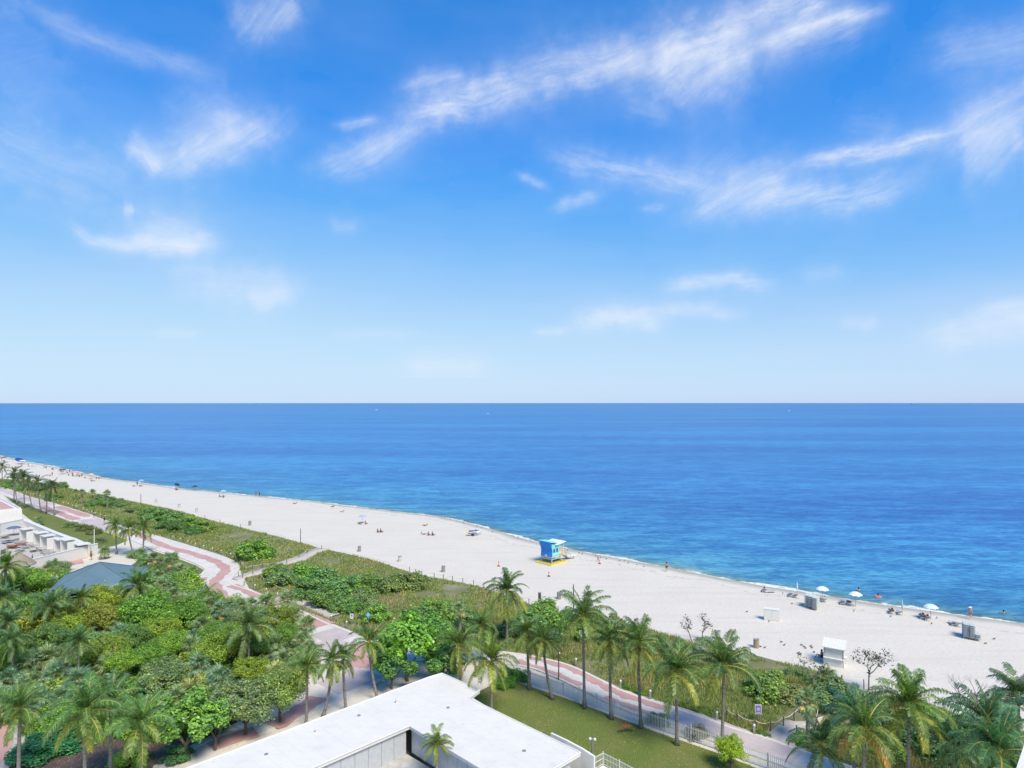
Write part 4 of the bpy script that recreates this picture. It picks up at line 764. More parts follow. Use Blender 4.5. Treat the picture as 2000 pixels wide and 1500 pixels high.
# signs
def sign(px, py, h, label, kind):
    z = dune_z(px, py) if kind != 'x' else 0; t = thing('sign', label, 'sign', G(px, py, z), R(-8)); obj('pole', MB().tube([(0, .04, -.1), (0, .04, h)], .035, 6), MAT['grey'], t)
    if kind == 'diamond':
        s = .42; mb = MB().add([(x, y, h-.1+zz) for y in (-.02, .02) for x, zz in ((-s, 0), (0, -s), (s, 0), (0, s))], [(0, 1, 2, 3), (7, 6, 5, 4), (0, 4, 5, 1), (1, 5, 6, 2), (2, 6, 7, 3), (3, 7, 4, 0)])
        obj('panel', mb, MAT['tint'], t, col=(.16, .42, .72)); obj('symbol', MB().box((0, -.03, h-.1), (.3, .015, .12)).box((0, -.03, h+.05), (.1, .016, .12)), MAT['white'], t)
    elif kind == 'white': obj('panel', MB().box((0, 0, h-.25), (.5, .03, .75)), MAT['white'], t); obj('symbol', MB().box((0, -.02, h-.15), (.24, .015, .24)), MAT['tint'], t, col=(.1, .35, .2))
    else:
        obj('panel', MB().box((0, 0, h-.35), (.62, .04, .95)), MAT['white'], t); obj('notice', MB().box((0, -.026, h-.35), (.5, .02, .8)), MAT['tint'], t, col=(.22, .17, .5))
        obj('emblem', MB().lathe([(.17, 0), (.17, .012)], 20).mesh and MB().tube([(0, -.034, h-.32), (0, -.046, h-.32)], .17, 20), MAT['tint'], t, col=(.5, .42, .72)); obj('text_line', MB().box((0, -.042, h-.66), (.36, .012, .05)), MAT['white'], t)
sign(719, 1226, 1.9, 'blue diamond sign on a pole by the plaza', 'diamond'); sign(687, 1222, 1.6, 'small white sign on a pole left of the diamond one', 'white'); sign(1481, 1412, 1.7, 'purple notice with white border in front of the reddish shrub', 'notice')
# ------------------------------------------------------------------ beach furniture
def barrel(px, py, label, col=(.30, .28, .25)):
    t = thing('trash_barrel', label, 'trash barrel', G(px, py), 0, 'barrels on the sand'); obj('drum', MB().lathe([(.30, 0), (.31, .3), (.29, .31), (.29, .33), (.31, .34), (.31, .62), (.29, .63), (.29, .65), (.31, .66), (.30, .95), (.26, .95), (.26, .9)], 14), MAT['tint'], t, col=col); obj('rim', MB().lathe([(.31, .93), (.33, .95), (.33, .99), (.3, 1.0), (.27, .97)], 14), MAT['grey'], t)
    s = 1.15; t.scale = (s, s, s); LOOSE.append((t, label))
for x, y in [(488,1026),(702,1077),(866,1117),(1092,1170)]: barrel(x, y, 'dark grey trash barrel on the sand near the dune')
for x, y in [(305,983),(350,992),(384,1001),(781,1097)]: barrel(x, y, 'pale grey trash barrel on the sand near the dune', (.55, .54, .52))
barrel(1477, 1265, 'tan trash barrel nearest the white kiosk', (.36, .30, .2)); barrel(1402, 1248, 'grey barrel half hidden by the last lawn palm', (.4, .38, .34))
def kiosk():
    t = thing('beach_kiosk', 'white wooden beach kiosk with lifted shutter roof on the sand', 'kiosk', G(1630, 1297), R(-32)); W, D, h = 2.15, 1.9, 2.15
    obj('lower_wall', MB().box((0, -D/2, .5), (W, .06, 1.0)), MAT['white'], t); obj('counter', MB().box((0, -D/2-.12, 1.03), (W+.1, .34, .06)), MAT['white'], t)
    obj('shutter', MB().box((0, -D/2+.05, 1.6), (W-.2, .05, 1.1)), MAT['panelw'], t); obj('back_wall', MB().box((0, D/2, h/2), (W, .06, h)), MAT['white'], t)
    for s in (-1, 1): obj('side_wall', MB().box((s*(W/2-.03), 0, h/2), (.06, D-.06, h)), MAT['white'], t); obj('corner_post', MB().box((s*W/2, -D/2, h/2), (.1, .1, h+.004)), MAT['white'], t)
    obj('roof', MB().add([(x, y, z+dz) for dz in (0, .08) for x, y, z in ((-W/2-.2, -D/2-.3, h+.1), (W/2+.2, -D/2-.3, h+.1), (W/2+.2, D/2+.1, h+.55), (-W/2-.2, D/2+.1, h+.55))], [(3, 2, 1, 0), (4, 5, 6, 7), (0, 1, 5, 4), (1, 2, 6, 5), (2, 3, 7, 6), (3, 0, 4, 7)]), MAT['white'], t)
    for k in range(8): obj('roof_batten', MB().add([(-W/2-.17+k*(W+.34)/7+a, y, z+.08+b) for a in (-.02, .02) for b in (0, .025) for y, z in ((-D/2-.31, h+.1), (D/2+.1, h+.55))], [(0, 1, 3, 2), (4, 6, 7, 5), (2, 3, 7, 6), (0, 2, 6, 4), (1, 5, 7, 3)]), MAT['white'], t)
    obj('gable', MB().add([(W/2, -D/2, h+.1), (W/2, D/2, h-.03), (W/2, D/2, h+.52), (W/2-.06, -D/2, h+.1), (W/2-.06, D/2, h-.03), (W/2-.06, D/2, h+.52)], [(0, 1, 2), (5, 4, 3), (0, 2, 5, 3)]), MAT['white'], t)
    obj('side_shelf', MB().box((W/2+.16, -.1, 1.15), (.32, .6, .05)).box((W/2+.1, -.1, .95), (.04, .05, .4)), MAT['white'], t); obj('skid', MB().box((0, -D/2+.1, .04), (W+.1, .14, .09)).box((0, D/2-.1, .04), (W+.1, .14, .09)), MAT['grey'], t)
MAT['panelw'] = M('white_shutter', (.72, .71, .68), (.66, .65, .62), 3, .6)
kiosk()
def storage_box():
    t = thing('storage_box', 'plain white storage cabinet on the sand beyond the kiosk', 'cabinet', G(1507, 1211), R(-22)); obj('body', MB().box((0, 0, .8), (2.1, .9, 1.6)), MAT['white'], t); obj('lid', MB().box((0, 0, 1.65), (2.2, 1.0, .1)), MAT['white'], t)
    for s in (-1, 1): obj('door', MB().box((s*.52, -.465, .82), (.98, .035, 1.45)), MAT['panelw'], t)
    obj('skid', MB().box((0, 0, -.0), (2.15, .8, .06)), MAT['grey'], t)
storage_box()
def lounger_proto(col, back=35):
    t = thing('beach_lounger', '-', 'lounger', (0, 0, 0), 0, None); W = .62
    obj('frame', MB().tube([(-.95, -W/2, .3), (.95, -W/2, .3)], .025, 5).tube([(-.95, W/2, .3), (.95, W/2, .3)], .025, 5).tube([(-.95, -W/2, .3), (-.95, W/2, .3)], .025, 5).tube([(.95, -W/2, .3), (.95, W/2, .3)], .025, 5), MAT['white'], t)
    for x in (-.7, .75):
        for s in (-1, 1): obj('leg', MB().tube([(x, s*W/2, .3), (x, s*W/2, 0)], .024, 5), MAT['white'], t)
    obj('seat', MB().box((.32, 0, .33), (1.25, W-.06, .05)), MAT['fabric'], t, col=col); a = R(back); obj('backrest', MB().box((-.31-.35*math.cos(a), 0, .34+.35*math.sin(a)), (.72, W-.06, .05), ry=a), MAT['fabric'], t, col=col); return t
LG = {}
def lounger(px, py, rz, label, col=(.5, .56, .56), back=35, z=0, group='loungers on the sand', p=None):
    k = (col, back)
    if k not in LG: LG[k] = lounger_proto(col, back); o = LG[k]
    else: o = copy_tree(LG[k])
    o.location = p if p is not None else G(px, py); o.location.z = z; o.rotation_euler = (0, 0, rz); o['label'] = label; o['group'] = group; LOOSE.append((o, label)); return o
FACE = math.atan2(.79, .61)                 # loungers face the sea
for j, (px, py) in enumerate([(1578,1184),(1586,1186.5),(1594,1189.5)]):
    for k in range(7): lounger(px, py, FACE, 'pale lounger in the wide stack behind the white cabinet', (.52, .58, .57), 6, k*.25, 'stacked loungers in the wide pile')
for j, (px, py, n) in enumerate([(1886,1244,8),(1898,1246.5,8),(1909,1248.5,3)]):
    for k in range(n): lounger(px, py, R(62), ['pale lounger in the left tall stack near the right edge', 'pale lounger in the middle tall stack near the right edge', 'pale lounger in the low stack near the right edge'][j], (.48, .54, .55), 6, k*.22, 'stacked loungers near the right edge')
for px, py, l, c in [(1544,1164,'grey lounger, left of the pair behind the cabinet',(.42,.42,.45)),(1554,1166,'grey lounger, right of the pair behind the cabinet',(.42,.42,.45)),(1594,1171,'pale lounger, left under the first white parasol',(.5,.54,.55)),(1602,1173,'pale lounger, middle under the first white parasol',(.5,.54,.55)),(1610,1174.5,'pale lounger, right under the first white parasol',(.5,.54,.55)),(1645,1179,'grey lounger left of the second white parasol',(.3,.3,.33)),(1658,1180,'dark lounger beside the second white parasol',(.10,.10,.12)),(1757,1199,'pale lounger under the closed parasol',(.5,.56,.56)),(1801,1207,'dark grey lounger left under the third white parasol',(.28,.28,.32)),(1810,1210,'dark grey lounger right under the third white parasol',(.28,.28,.32)),(1861,1220,'pale lounger, left of the pair before the tall stacks',(.5,.56,.56)),(1871,1222,'pale lounger, right of the pair before the tall stacks',(.5,.56,.56)),(1504,1157,'grey lounger beside the sunbather nearest the water',(.4,.38,.42)),(1493,1155,'pale lounger carrying the pink sunbather',(.6,.5,.5)),(1741,1197,'dark lounger carrying the tanned sunbather',(.2,.18,.18))]:
    lounger(px, py, FACE+.3 if px not in (1504,) else .1, l, c)
UM = {}
def umbrella(px, py, label, col=(.75, .8, .78), open_=True, R_=1.0, h=2.2, tilt=0):
    t = thing('beach_parasol', label, 'parasol', G(px, py), 0, 'parasols on the beach'); obj('pole', MB().tube([(0, 0, -.2), (0, 0, h)], .03, 6), MAT['grey'], t)
    if open_:
        n = 8; mb = MB(); rings = [(.02, h+.1), (R_*.35, h+.02), (R_*.72, h-.16), (R_, h-.42)]; vs = []
        for i, (r, z) in enumerate(rings):
            for j in range(n*2): a = PI*j/n; k = 1 if j % 2 == 0 else .955; vs.append((r*k*math.cos(a), r*k*math.sin(a), z-(0 if j % 2 == 0 else -.03*i)))
        m = n*2; mb.add(vs, [(i*m+j, (i+1)*m+j, (i+1)*m+(j+1) % m, i*m+(j+1) % m) for i in range(3) for j in range(m)]); mb.add([(x*.99, y*.99, z-.02) for x, y, z in vs], [(i*m+j, i*m+(j+1) % m, (i+1)*m+(j+1) % m, (i+1)*m+j) for i in range(3) for j in range(m)])
        obj('canopy', mb, MAT['fabric'], t, col=col)
        mb = MB()
        for j in range(n): a = 2*PI*j/n; obj('rib', MB().tube([(0, 0, h-.3), (R_*.55*math.cos(a), R_*.55*math.sin(a), h-.13)], .012, 3), MAT['grey'], t)
    else: obj('canopy', MB().lathe([(.03, h+.05), (.09, h-.3), (.13, h-.9), (.1, h-1.2)], 9), MAT['fabric'], t, col=col)
    if tilt: t.rotation_euler = (R(tilt*.4), R(tilt), 0)
    return t
umbrella(1606, 1173, 'open white parasol above the wide stack of loungers'); umbrella(1671, 1184, 'open white parasol beside the dark lounger'); umbrella(1818, 1210, 'open mint white parasol above the two grey loungers', (.62, .76, .72)); umbrella(1762, 1199, 'closed pale green parasol next to a pale lounger', (.4, .55, .55), False); umbrella(1557, 1163, 'closed white parasol behind the pair of grey loungers', (.7, .72, .7), False)
umbrella(708, 1022, 'small open blue and white parasol on mid beach', (.35, .42, .75)); umbrella(436, 970, 'open pale blue parasol at the waterline beyond the pole', (.35, .5, .8)); umbrella(276, 948, 'open blue parasol beside a standing person far off', (.3, .42, .75)); umbrella(343, 955, 'tilted dark navy parasol at the far waterline', (.03, .04, .08), tilt=22); umbrella(381, 957, 'dark parasol low at the far waterline', (.05, .06, .06), h=1.6)
umbrella(36, 906, 'tilted navy parasol at the far left waterline', (.04, .06, .3), R_=2.2, h=2.8, tilt=25); umbrella(63, 911, 'teal parasol on the far left sand', (.1, .55, .6), R_=1.5); umbrella(44, 907, 'white parasol beside the navy one far left', (.7, .72, .7), R_=1.6); umbrella(5, 901, 'brown parasol at the far left edge', (.2, .13, .1), R_=1.8); umbrella(149, 930, 'pink parasol among the far crowd', (.75, .3, .35), R_=1.5); umbrella(122, 926, 'dark brown parasol among the far crowd', (.1, .07, .06), R_=1.6); umbrella(178, 935, 'orange parasol at the end of the far crowd', (.8, .4, .2), R_=1.2)
# ------------------------------------------------------------------ people (one continuous body; hair and swimwear as parts)
def skin_body(J, E, root):
    me = bpy.data.meshes.new('body'); names = list(J); me.from_pydata([J[n][0] for n in names], [(names.index(a), names.index(b)) for a, b in E], [])
    o = bpy.data.objects.new('tmp', me); C.objects.link(o); o.modifiers.new('s', 'SKIN'); o.modifiers.new('u', 'SUBSURF').levels = 1
    sv = me.skin_vertices[0].data
    for i, n in enumerate(names): sv[i].radius = (J[n][1],)*2; sv[i].use_root = n == root
    dg = bpy.context.evaluated_depsgraph_get(); m2 = bpy.data.meshes.new_from_object(o.evaluated_get(dg)); bpy.data.objects.remove(o); m2.materials.clear(); m2.materials.append(MAT['skin']); m2.polygons.foreach_set('use_smooth', [True]*len(m2.polygons)); m2.name = 'body'; return m2
def pose(kind):
    S_ = {'stand': dict(pel=(0, 0, .95), wai=(0, 0, 1.12), che=(0, 0, 1.36), nek=(0, 0, 1.5), hed=(0, .02, 1.6), top=(0, .01, 1.72), hl=(-.1, 0, .9), kl=(-.13, .03, .5), al=(-.14, -.03, .08), tl=(-.15, .13, .03), hr=(.1, 0, .9), kr=(.13, .08, .5), ar=(.15, .0, .08), tr=(.16, .16, .03), sl=(-.19, 0, 1.42), el=(-.27, -.04, 1.14), wl=(-.28, .06, .88), fl=(-.28, .1, .78), sr=(.19, 0, 1.42), er=(.27, -.04, 1.14), wr=(.28, .08, .89), fr=(.28, .12, .8))}
    s = dict(S_['stand'])
    if kind == 'walk': s.update(kl=(-.11, .22, .52), al=(-.11, .3, .08), tl=(-.11, .45, .05), kr=(.11, .02, .5), ar=(.11, -.3, .14), tr=(.11, -.2, .03), wl=(-.26, -.2, .92), fl=(-.26, -.24, .83), wr=(.26, .25, .95), fr=(.26, .33, .88))
    if kind == 'sit': s = dict(pel=(0, 0, .14), wai=(0, -.06, .3), che=(0, -.1, .52), nek=(0, -.08, .67), hed=(0, -.03, .77), top=(0, -.04, .89), hl=(-.1, .02, .13), kl=(-.16, .42, .42), al=(-.15, .62, .07), tl=(-.16, .76, .04), hr=(.1, .02, .13), kr=(.16, .44, .38), ar=(.14, .7, .06), tr=(.14, .84, .05), sl=(-.19, -.09, .6), el=(-.26, .1, .38), wl=(-.16, .33, .38), fl=(-.14, .42, .4), sr=(.19, -.09, .6), er=(.3, -.2, .34), wr=(.3, -.3, .08), fr=(.3, -.34, .03))
    if kind == 'lie': s = dict(pel=(0, 0, .11), wai=(0, -.17, .16), che=(0, -.38, .28), nek=(0, -.5, .36), hed=(0, -.58, .43), top=(0, -.67, .5), hl=(-.1, .05, .1), kl=(-.12, .45, .22), al=(-.12, .82, .07), tl=(-.13, .88, .17), hr=(.1, .05, .1), kr=(.13, .42, .36), ar=(.13, .68, .07), tr=(.14, .82, .05), sl=(-.19, -.42, .3), el=(-.3, -.25, .16), wl=(-.26, -.02, .12), fl=(-.25, .07, .11), sr=(.19, -.42, .3), er=(.3, -.25, .16), wr=(.24, -.02, .18), fr=(.22, .06, .19))
    if kind == 'swim': s = {k: (v[0], v[1], v[2]-1.25) for k, v in S_['stand'].items()}; s.update(el=(-.4, .1, .06), wl=(-.5, .3, .03), fl=(-.52, .4, .02), er=(.4, .1, .06), wr=(.5, .3, .03), fr=(.52, .4, .02))
    rad = dict(pel=.135, wai=.115, che=.145, nek=.055, hed=.1, top=.07, hl=.09, kl=.06, al=.04, tl=.035, hr=.09, kr=.06, ar=.04, tr=.035, sl=.06, el=.045, wl=.032, fl=.03, sr=.06, er=.045, wr=.032, fr=.03)
    E = [('pel', 'wai'), ('wai', 'che'), ('che', 'nek'), ('nek', 'hed'), ('hed', 'top')]+[(a+x, b+x) for x in 'lr' for a, b in (('h', 'k'), ('k', 'a'), ('a', 't'), ('s', 'e'), ('e', 'w'), ('w', 'f'))]+[('pel', 'hl'), ('pel', 'hr'), ('che', 'sl'), ('che', 'sr')]
    return s, skin_body({k: (v, rad[k]) for k, v in s.items()}, E, 'pel')
POSES = {k: pose(k) for k in ('stand', 'walk', 'sit', 'lie', 'swim')}
SK = [(.55, .34, .24), (.42, .24, .15), (.28, .15, .09), (.6, .42, .33)]
def person(px, py, kind, label, skin=0, suit=(.05, .06, .12), hair=(.04, .025, .015), rz=0, z=0.0, hat=None, shirt=None, p=None, float_=None):
    s, me = POSES[kind]; V_ = {k: Vector(v) for k, v in s.items()}; t = thing('person', label, 'person', p if p is not None else G(px, py, 0), rz); t.location.z = z
    link('body', me, t, col=SK[skin])
    d = (V_['wai']-V_['pel']).normalized(); mid = V_['pel']; obj('swimwear', MB().tube([mid-d*.1, mid-d*.03, mid+d*.08], [.13, .185, .16], 10), MAT['fabric'], t, col=suit)
    for k in 'lr':
        a, b = V_['h'+k], V_['k'+k]; obj('swimwear_leg', MB().tube([a, a.lerp(b, .42)], [.115, .1], 8), MAT['fabric'], t, col=suit)
    if shirt: obj('shirt', MB().tube([V_['wai']-d*.06, V_['wai'], V_['che'], V_['che'].lerp(V_['nek'], .6)], [.165, .16, .19, .1], 10), MAT['fabric'], t, col=shirt)
    hd = (V_['top']-V_['hed']).normalized(); c = V_['hed'].lerp(V_['top'], .5)
    if hat: obj('hat', MB().lathe([(.27, .02), (.13, .05), (.12, .15), (.05, .19)], 12, tuple(c)), MAT['fabric'], t, col=hat)
    else: obj('hair', MB().lathe([(.02, .13), (.1, .09), (.125, .0), (.11, -.1), (.03, -.14)], 10, tuple(c+Vector((0, -.035, .02)))), MAT['fabric'], t, col=hair)
    if float_: obj('swim_ring', MB().add(*torus(.42, .15)), MAT['tint'], t, col=float_)
    return t
def torus(R_, r, n=18, m=8):
    vs = [((R_+r*math.cos(b))*math.cos(a), (R_+r*math.cos(b))*math.sin(a), r*math.sin(b)) for a in (2*PI*i/n for i in range(n)) for b in (2*PI*j/m for j in range(m))]
    return vs, [(i*m+j, ((i+1) % n)*m+j, ((i+1) % n)*m+(j+1) % m, i*m+(j+1) % m) for i in range(n) for j in range(m)]
person(1895, 1208, 'walk', 'person in a white hat walking at the waterline by tall stacks', 0, (.6, .15, .12), rz=R(-60), hat=(.8, .8, .8), z=-.05)
WZ = -.3
person(1677, 1150, 'swim', 'person in yellow wading off the first parasols', 1, (.5, .4, .05), z=WZ, shirt=(.5, .42, .08)); person(1715, 1162, 'swim', 'person floating in a coral pink swim ring', 1, z=WZ, float_=(.8, .2, .16)); person(1960, 1194, 'swim', 'swimmer in the sea near the right edge', 1, z=WZ)
lz = .36
person(1493, 1155, 'lie', 'sunbather in pink on a lounger nearest the water', 3, (.7, .25, .35), rz=FACE+.3-PI/2, z=lz); person(1741, 1197, 'lie', 'tanned sunbather on a dark lounger by the closed parasol', 1, (.7, .4, .05), rz=FACE+.3-PI/2, z=lz)
person(1801, 1207, 'lie', 'person lying on the left lounger under the mint parasol', 1, (.1, .1, .1), rz=FACE+.3-PI/2, z=lz); person(1810, 1210, 'lie', 'person lying on the right lounger under the mint parasol', 0, (.5, .1, .15), rz=FACE+.3-PI/2, z=lz)
person(1604, 1290, 'sit', 'person in blue seated against the side of the kiosk', 2, (.05, .09, .2), rz=R(100), z=.42, shirt=(.05, .25, .45))
def beach_chair(px, py, rz, label, col):
    t = thing('beach_chair', label, 'chair', G(px, py), rz); obj('seat', MB().box((0, .05, .4), (.5, .5, .05)), MAT['fabric'], t, col=col); obj('backrest', MB().box((0, -.22, .7), (.5, .05, .62), rx=R(14)), MAT['fabric'], t, col=col)
    for x in (-.23, .23):
        for y in (-.18, .28): obj('leg', MB().tube([(x, y, 0), (x, y, .4)], .02, 5), MAT['grey'], t)
beach_chair(1604, 1290, R(100), 'blue folding chair at the left side of the kiosk', (.04, .22, .42))
person(1302, 1116, 'stand', 'person standing alone at the waterline in mid picture', 1, (.05, .03, .03)); person(1168, 1097, 'stand', 'small child standing at the waterline right of the lifeguard tower', 1, (.5, .1, .1), z=0).scale = (.65,)*3
person(500, 970, 'walk', 'left of two people walking along the far waterline', 1, (.4, .1, .05), shirt=(.35, .1, .08)); person(507, 970.5, 'walk', 'right of two people walking along the far waterline', 1, (.03, .03, .05), shirt=(.05, .05, .08))
person(268, 949, 'stand', 'person standing beside the far blue parasol', 1, (.03, .03, .04), shirt=(.04, .04, .06))
person(828, 1044, 'lie', 'person lying on the sand left of two seated friends', 1, (.05, .05, .06), rz=-1.2); person(837, 1046, 'sit', 'seated person, middle of the trio on mid beach', 1, (.05, .04, .04), rz=-.8, shirt=(.06, .05, .05)); person(845, 1046, 'sit', 'seated person, right of the trio on mid beach', 2, (.05, .04, .04), rz=-.8, shirt=(.08, .05, .05)); person(830, 1027, 'lie', 'person lying on a towel alone above the trio', 1, (.1, .06, .04), rz=1.4)
person(703, 1024, 'lie', 'person lying left under the blue and white parasol', 1, (.05, .05, .05), rz=1.2); person(714, 1024, 'sit', 'person sitting right under the blue and white parasol', 1, (.08, .04, .03), rz=-.6)
person(738, 1040, 'sit', 'left person of a close pair seated on mid beach', 1, (.06, .05, .05), rz=-.7, shirt=(.07, .06, .07)); person(744, 1040, 'sit', 'right person of a close pair seated on mid beach', 2, (.06, .05, .05), rz=-.7, shirt=(.05, .05, .06))
person(576, 984, 'lie', 'lone person lying near the far waterline', 1, (.2, .1, .05), rz=1.4); person(429, 971, 'sit', 'person sitting left under the pale blue parasol', 1, (.3, .1, .08)); person(436, 972, 'sit', 'person in green sitting under the pale blue parasol', 1, (.05, .15, .08), shirt=(.05, .18, .1))
person(668, 1000, 'lie', 'person in orange lying beyond the blue parasol', 0, (.7, .3, .05), rz=1.2); person(650, 990, 'lie', 'person lying close to the water beyond the orange one', 1, (.1, .1, .1), rz=1.)
rp = random.Random(9)
crowd = [(3,900),(8,901),(42,910),(55,911),(86,913),(90,914),(101,916),(103,918),(98,930),(102,930),(118,920),(124,922),(131,924),(136,924),(134,929),(141,926),(142,930),(152,928),(155,931),(160,930),(161,927),(166,934),(178,940),(183,940),(188,935),(193,935),(120,922.5),(275,950),(343,957),(345,957.5),(170,917),(262,950)]
for i, (x, y) in enumerate(crowd):
    o = person(x, y, rp.choice(('sit', 'sit', 'lie', 'stand')), 'far beachgoer in the distant crowd near the waterline', rp.choice((0, 1, 2)), rp.choice(((.05, .05, .08), (.5, .1, .1), (.1, .2, .4), (.04, .03, .03))), rz=rp.uniform(-2, 2), shirt=rp.choice((None, (.05, .05, .07), (.3, .08, .08)))); o['group'] = 'far crowd on the beach'; LOOSE.append((o, o['label']))
# birds on the sand
BD = MB().lathe([(.01, -.14), (.07, -.08), (.085, 0), (.06, .1), (.02, .2)], 7)
BD.v = [(z, y, x*.9+.13) for x, y, z in BD.v]; BD.lathe([(.01, -.05), (.045, 0), (.01, .05)], 6, (-.15, 0, .24)).tube([(0, .03, .1), (0, .03, 0)], .008, 3).tube([(0, -.03, .1), (0, -.03, 0)], .008, 3)
BD = BD.mesh('bird', M('pigeon_feather', (.08, .08, .09), (.14, .14, .15), 8, .7), True)
for x, y in [(1485,1264),(1494,1266),(1526,1255),(1565,1261),(1570,1264),(1573,1267),(1584,1263),(1586,1266),(1559,1277),(1563,1278),(1590,1275),(1502,1215),(1459,1196),(1547,1180),(1529,1160),(1668,1194),(1820,1219),(1830,1208),(1925,1258),(1942,1249),(1740,1205),(1611,1166),(1532,1261),(1000,1046),(1004,1047),(1013,1050),(1018,1051),(1037,1055),(1044,1056)]+[(1115+i*15+rp.uniform(-9, 9), 1075+i*2.9+rp.uniform(-1, 3)) for i in range(11)]+[(x, lerp_tab(SHORE, x)+3+rp.uniform(0, 4)) for x in (868,880,893,905,908,931,940,962)]:
    o = link('bird', BD, None, G(x, y), rp.uniform(0, 6)); o.scale = (1.05,)*3; tag(o, None, 'bird', 'birds resting on the sand'); LOOSE.append((o, 'dark bird resting on the pale sand'))
    if y < 1120: o.location.z = -.12
# ------------------------------------------------------------------ lifeguard tower, watercraft, cones, boats
def lifeguard_tower():
    t = thing('lifeguard_tower', 'blue and teal lifeguard tower with yellow base deck on the sand', 'lifeguard tower', (7.9, 129.7, 0), R(46)); blue, teal, yel, gb = (.03, .26, .75), (.22, .62, .66), (.75, .62, .08), (.3, .42, .52)
    T = MAT['tint']
    b = obj('base_deck', MB().box((0, 0, .12), (4.6, 4.0, .1)), T, t, col=(.5, .45, .15))
    for y in (-2, 2): obj('edge_board', MB().box((0, y, .13), (4.8, .22, .26)), T, b, col=yel)
    for x in (-2.4, 2.4): obj('edge_board', MB().box((x, 0, .131), (.22, 4.2, .26)), T, b, col=yel)
    for k in range(7): obj('deck_plank', MB().box((0, -1.6+k*.53, .2), (4.4, .3, .06)), T, b, col=(.55, .42, .14))
    for x in (-1.25, 1.25):
        for y in (-1.15, 1.15): obj('leg', MB().add([(x*1.18+a, y*1.18+c, .15) for a in (-.1, .1) for c in (-.1, .1)]+[(x+a, y+c, 1.25) for a in (-.1, .1) for c in (-.1, .1)], [(0, 1, 5, 4), (1, 3, 7, 5), (3, 2, 6, 7), (2, 0, 4, 6), (4, 5, 7, 6), (0, 2, 3, 1)]), T, t, col=gb)
    for s in (-1, 1): obj('brace', MB().box((-1.35, 0, .95), (.08, 2.5, .22)) if s < 0 else MB().box((0, -1.25, .95), (2.6, .08, .2)), T, t, col=(.35, .6, .68))
    obj('floor', MB().box((.35, 0, 1.32), (4.0, 2.9, .14)), T, t, col=(.6, .45, .2))
    prof = [(-1.55, 1.38), (-1.5, 2.0), (-1.45, 2.6), (-1.6, 3.2), (-1.95, 3.9), (-2.05, 4.45)]; mb = MB(); n = len(prof)
    mb.add([(x+dx, y, z) for dx in (0, .14) for y in (-1.45, 1.45) for x, z in prof], [(i, i+1, n+i+1, n+i) for i in range(n-1)]+[(2*n+i, 3*n+i, 3*n+i+1, 2*n+i+1) for i in range(n-1)]+[(i, 2*n+i, 2*n+i+1, i+1) for i in range(n-1)]+[(n+i, n+i+1, 3*n+i+1, 3*n+i) for i in range(n-1)]+[(n-1, 3*n-1, 4*n-1, 2*n-1), (0, n, 3*n, 2*n)])
    w_ = obj('back_wall', mb, T, t, col=blue)
    for k in range(5):
        y = -1.16+k*.58; obj('batten', MB().tube([(x-.02, y, z) for x, z in prof], .025, 4), T, w_, col=(.02, .2, .6))
    obj('emblem', MB().box((-1.56, .1, 1.62), (.05, .5, .3)), MAT['white'], w_)
    for s in (-1, 1):
        sw = obj('side_wall', MB().add([(x, s*1.3+d, z) for d in (-.06, .06) for x, z in ((-1.4, 1.39), (.9, 1.39), (.9, 3.55), (-1.5, 4.0), (-1.36, 2.7))], [(0, 1, 2, 3, 4), (9, 8, 7, 6, 5), (0, 5, 6, 1), (1, 6, 7, 2), (2, 7, 8, 3), (3, 8, 9, 4), (4, 9, 5, 0)]), T, t, col=teal)
        for x in (-.7, .2): obj('window', MB().box((x, s*1.375, 2.6), (.6, .03, .7)), T, sw, col=(.06, .16, .18))
        obj('trim_board', MB().box((-.25, s*1.38, 1.95), (2.1, .03, .1)), T, sw, col=(.7, .8, .7))
    obj('front_wall', MB().box((.9, 0, 2.45), (.1, 2.48, 2.1)), T, t, col=teal); obj('door', MB().box((.965, .4, 2.35), (.04, .8, 1.8)), T, t, col=(.08, .1, .14))
    obj('roof', MB().add([(x, y, z+d) for d in (0, .13) for x, y, z in ((-2.1, -1.6, 4.46), (.3, -1.6, 4.1), (.3, 1.6, 4.1), (-2.1, 1.6, 4.46))], [(3, 2, 1, 0), (4, 5, 6, 7), (0, 1, 5, 4), (1, 2, 6, 5), (2, 3, 7, 6), (3, 0, 4, 7)]), T, t, col=(.3, .75, .82))
    obj('canopy', MB().add([(x, y, z+d) for d in (0, .1) for x, y, z in ((-.5, -1.8, 3.72), (2.5, -1.8, 4.0), (2.5, 1.8, 4.0), (-.5, 1.8, 3.72))], [(3, 2, 1, 0), (4, 5, 6, 7), (0, 1, 5, 4), (1, 2, 6, 5), (2, 3, 7, 6), (3, 0, 4, 7)]), T, t, col=(.75, .88, .86))
    for y in (-1.3, 1.3): obj('porch_post', MB().box((2.2, y, 2.6), (.1, .1, 2.5)), T, t, col=(.8, .72, .4))
    for y in (-1.35, 1.35):
        obj('railing', MB().tube([(1.0, y, 2.3), (2.25, y, 2.3)], .05, 5).tube([(1.0, y, 1.42), (2.2, y, 2.28)], .04, 5).tube([(1.0, y, 2.28), (2.2, y, 1.42)], .04, 5), T, t, col=(.8, .48, .1))
    obj('ramp', MB().add([(x, y, z+d) for d in (0, .1) for x, y, z in ((2.35, -1.1, 1.28), (4.8, -1.1, .02), (4.8, .1, .02), (2.35, .1, 1.28))], [(3, 2, 1, 0), (4, 5, 6, 7), (0, 1, 5, 4), (1, 2, 6, 5), (2, 3, 7, 6), (3, 0, 4, 7)]), T, t, col=(.25, .32, .3))
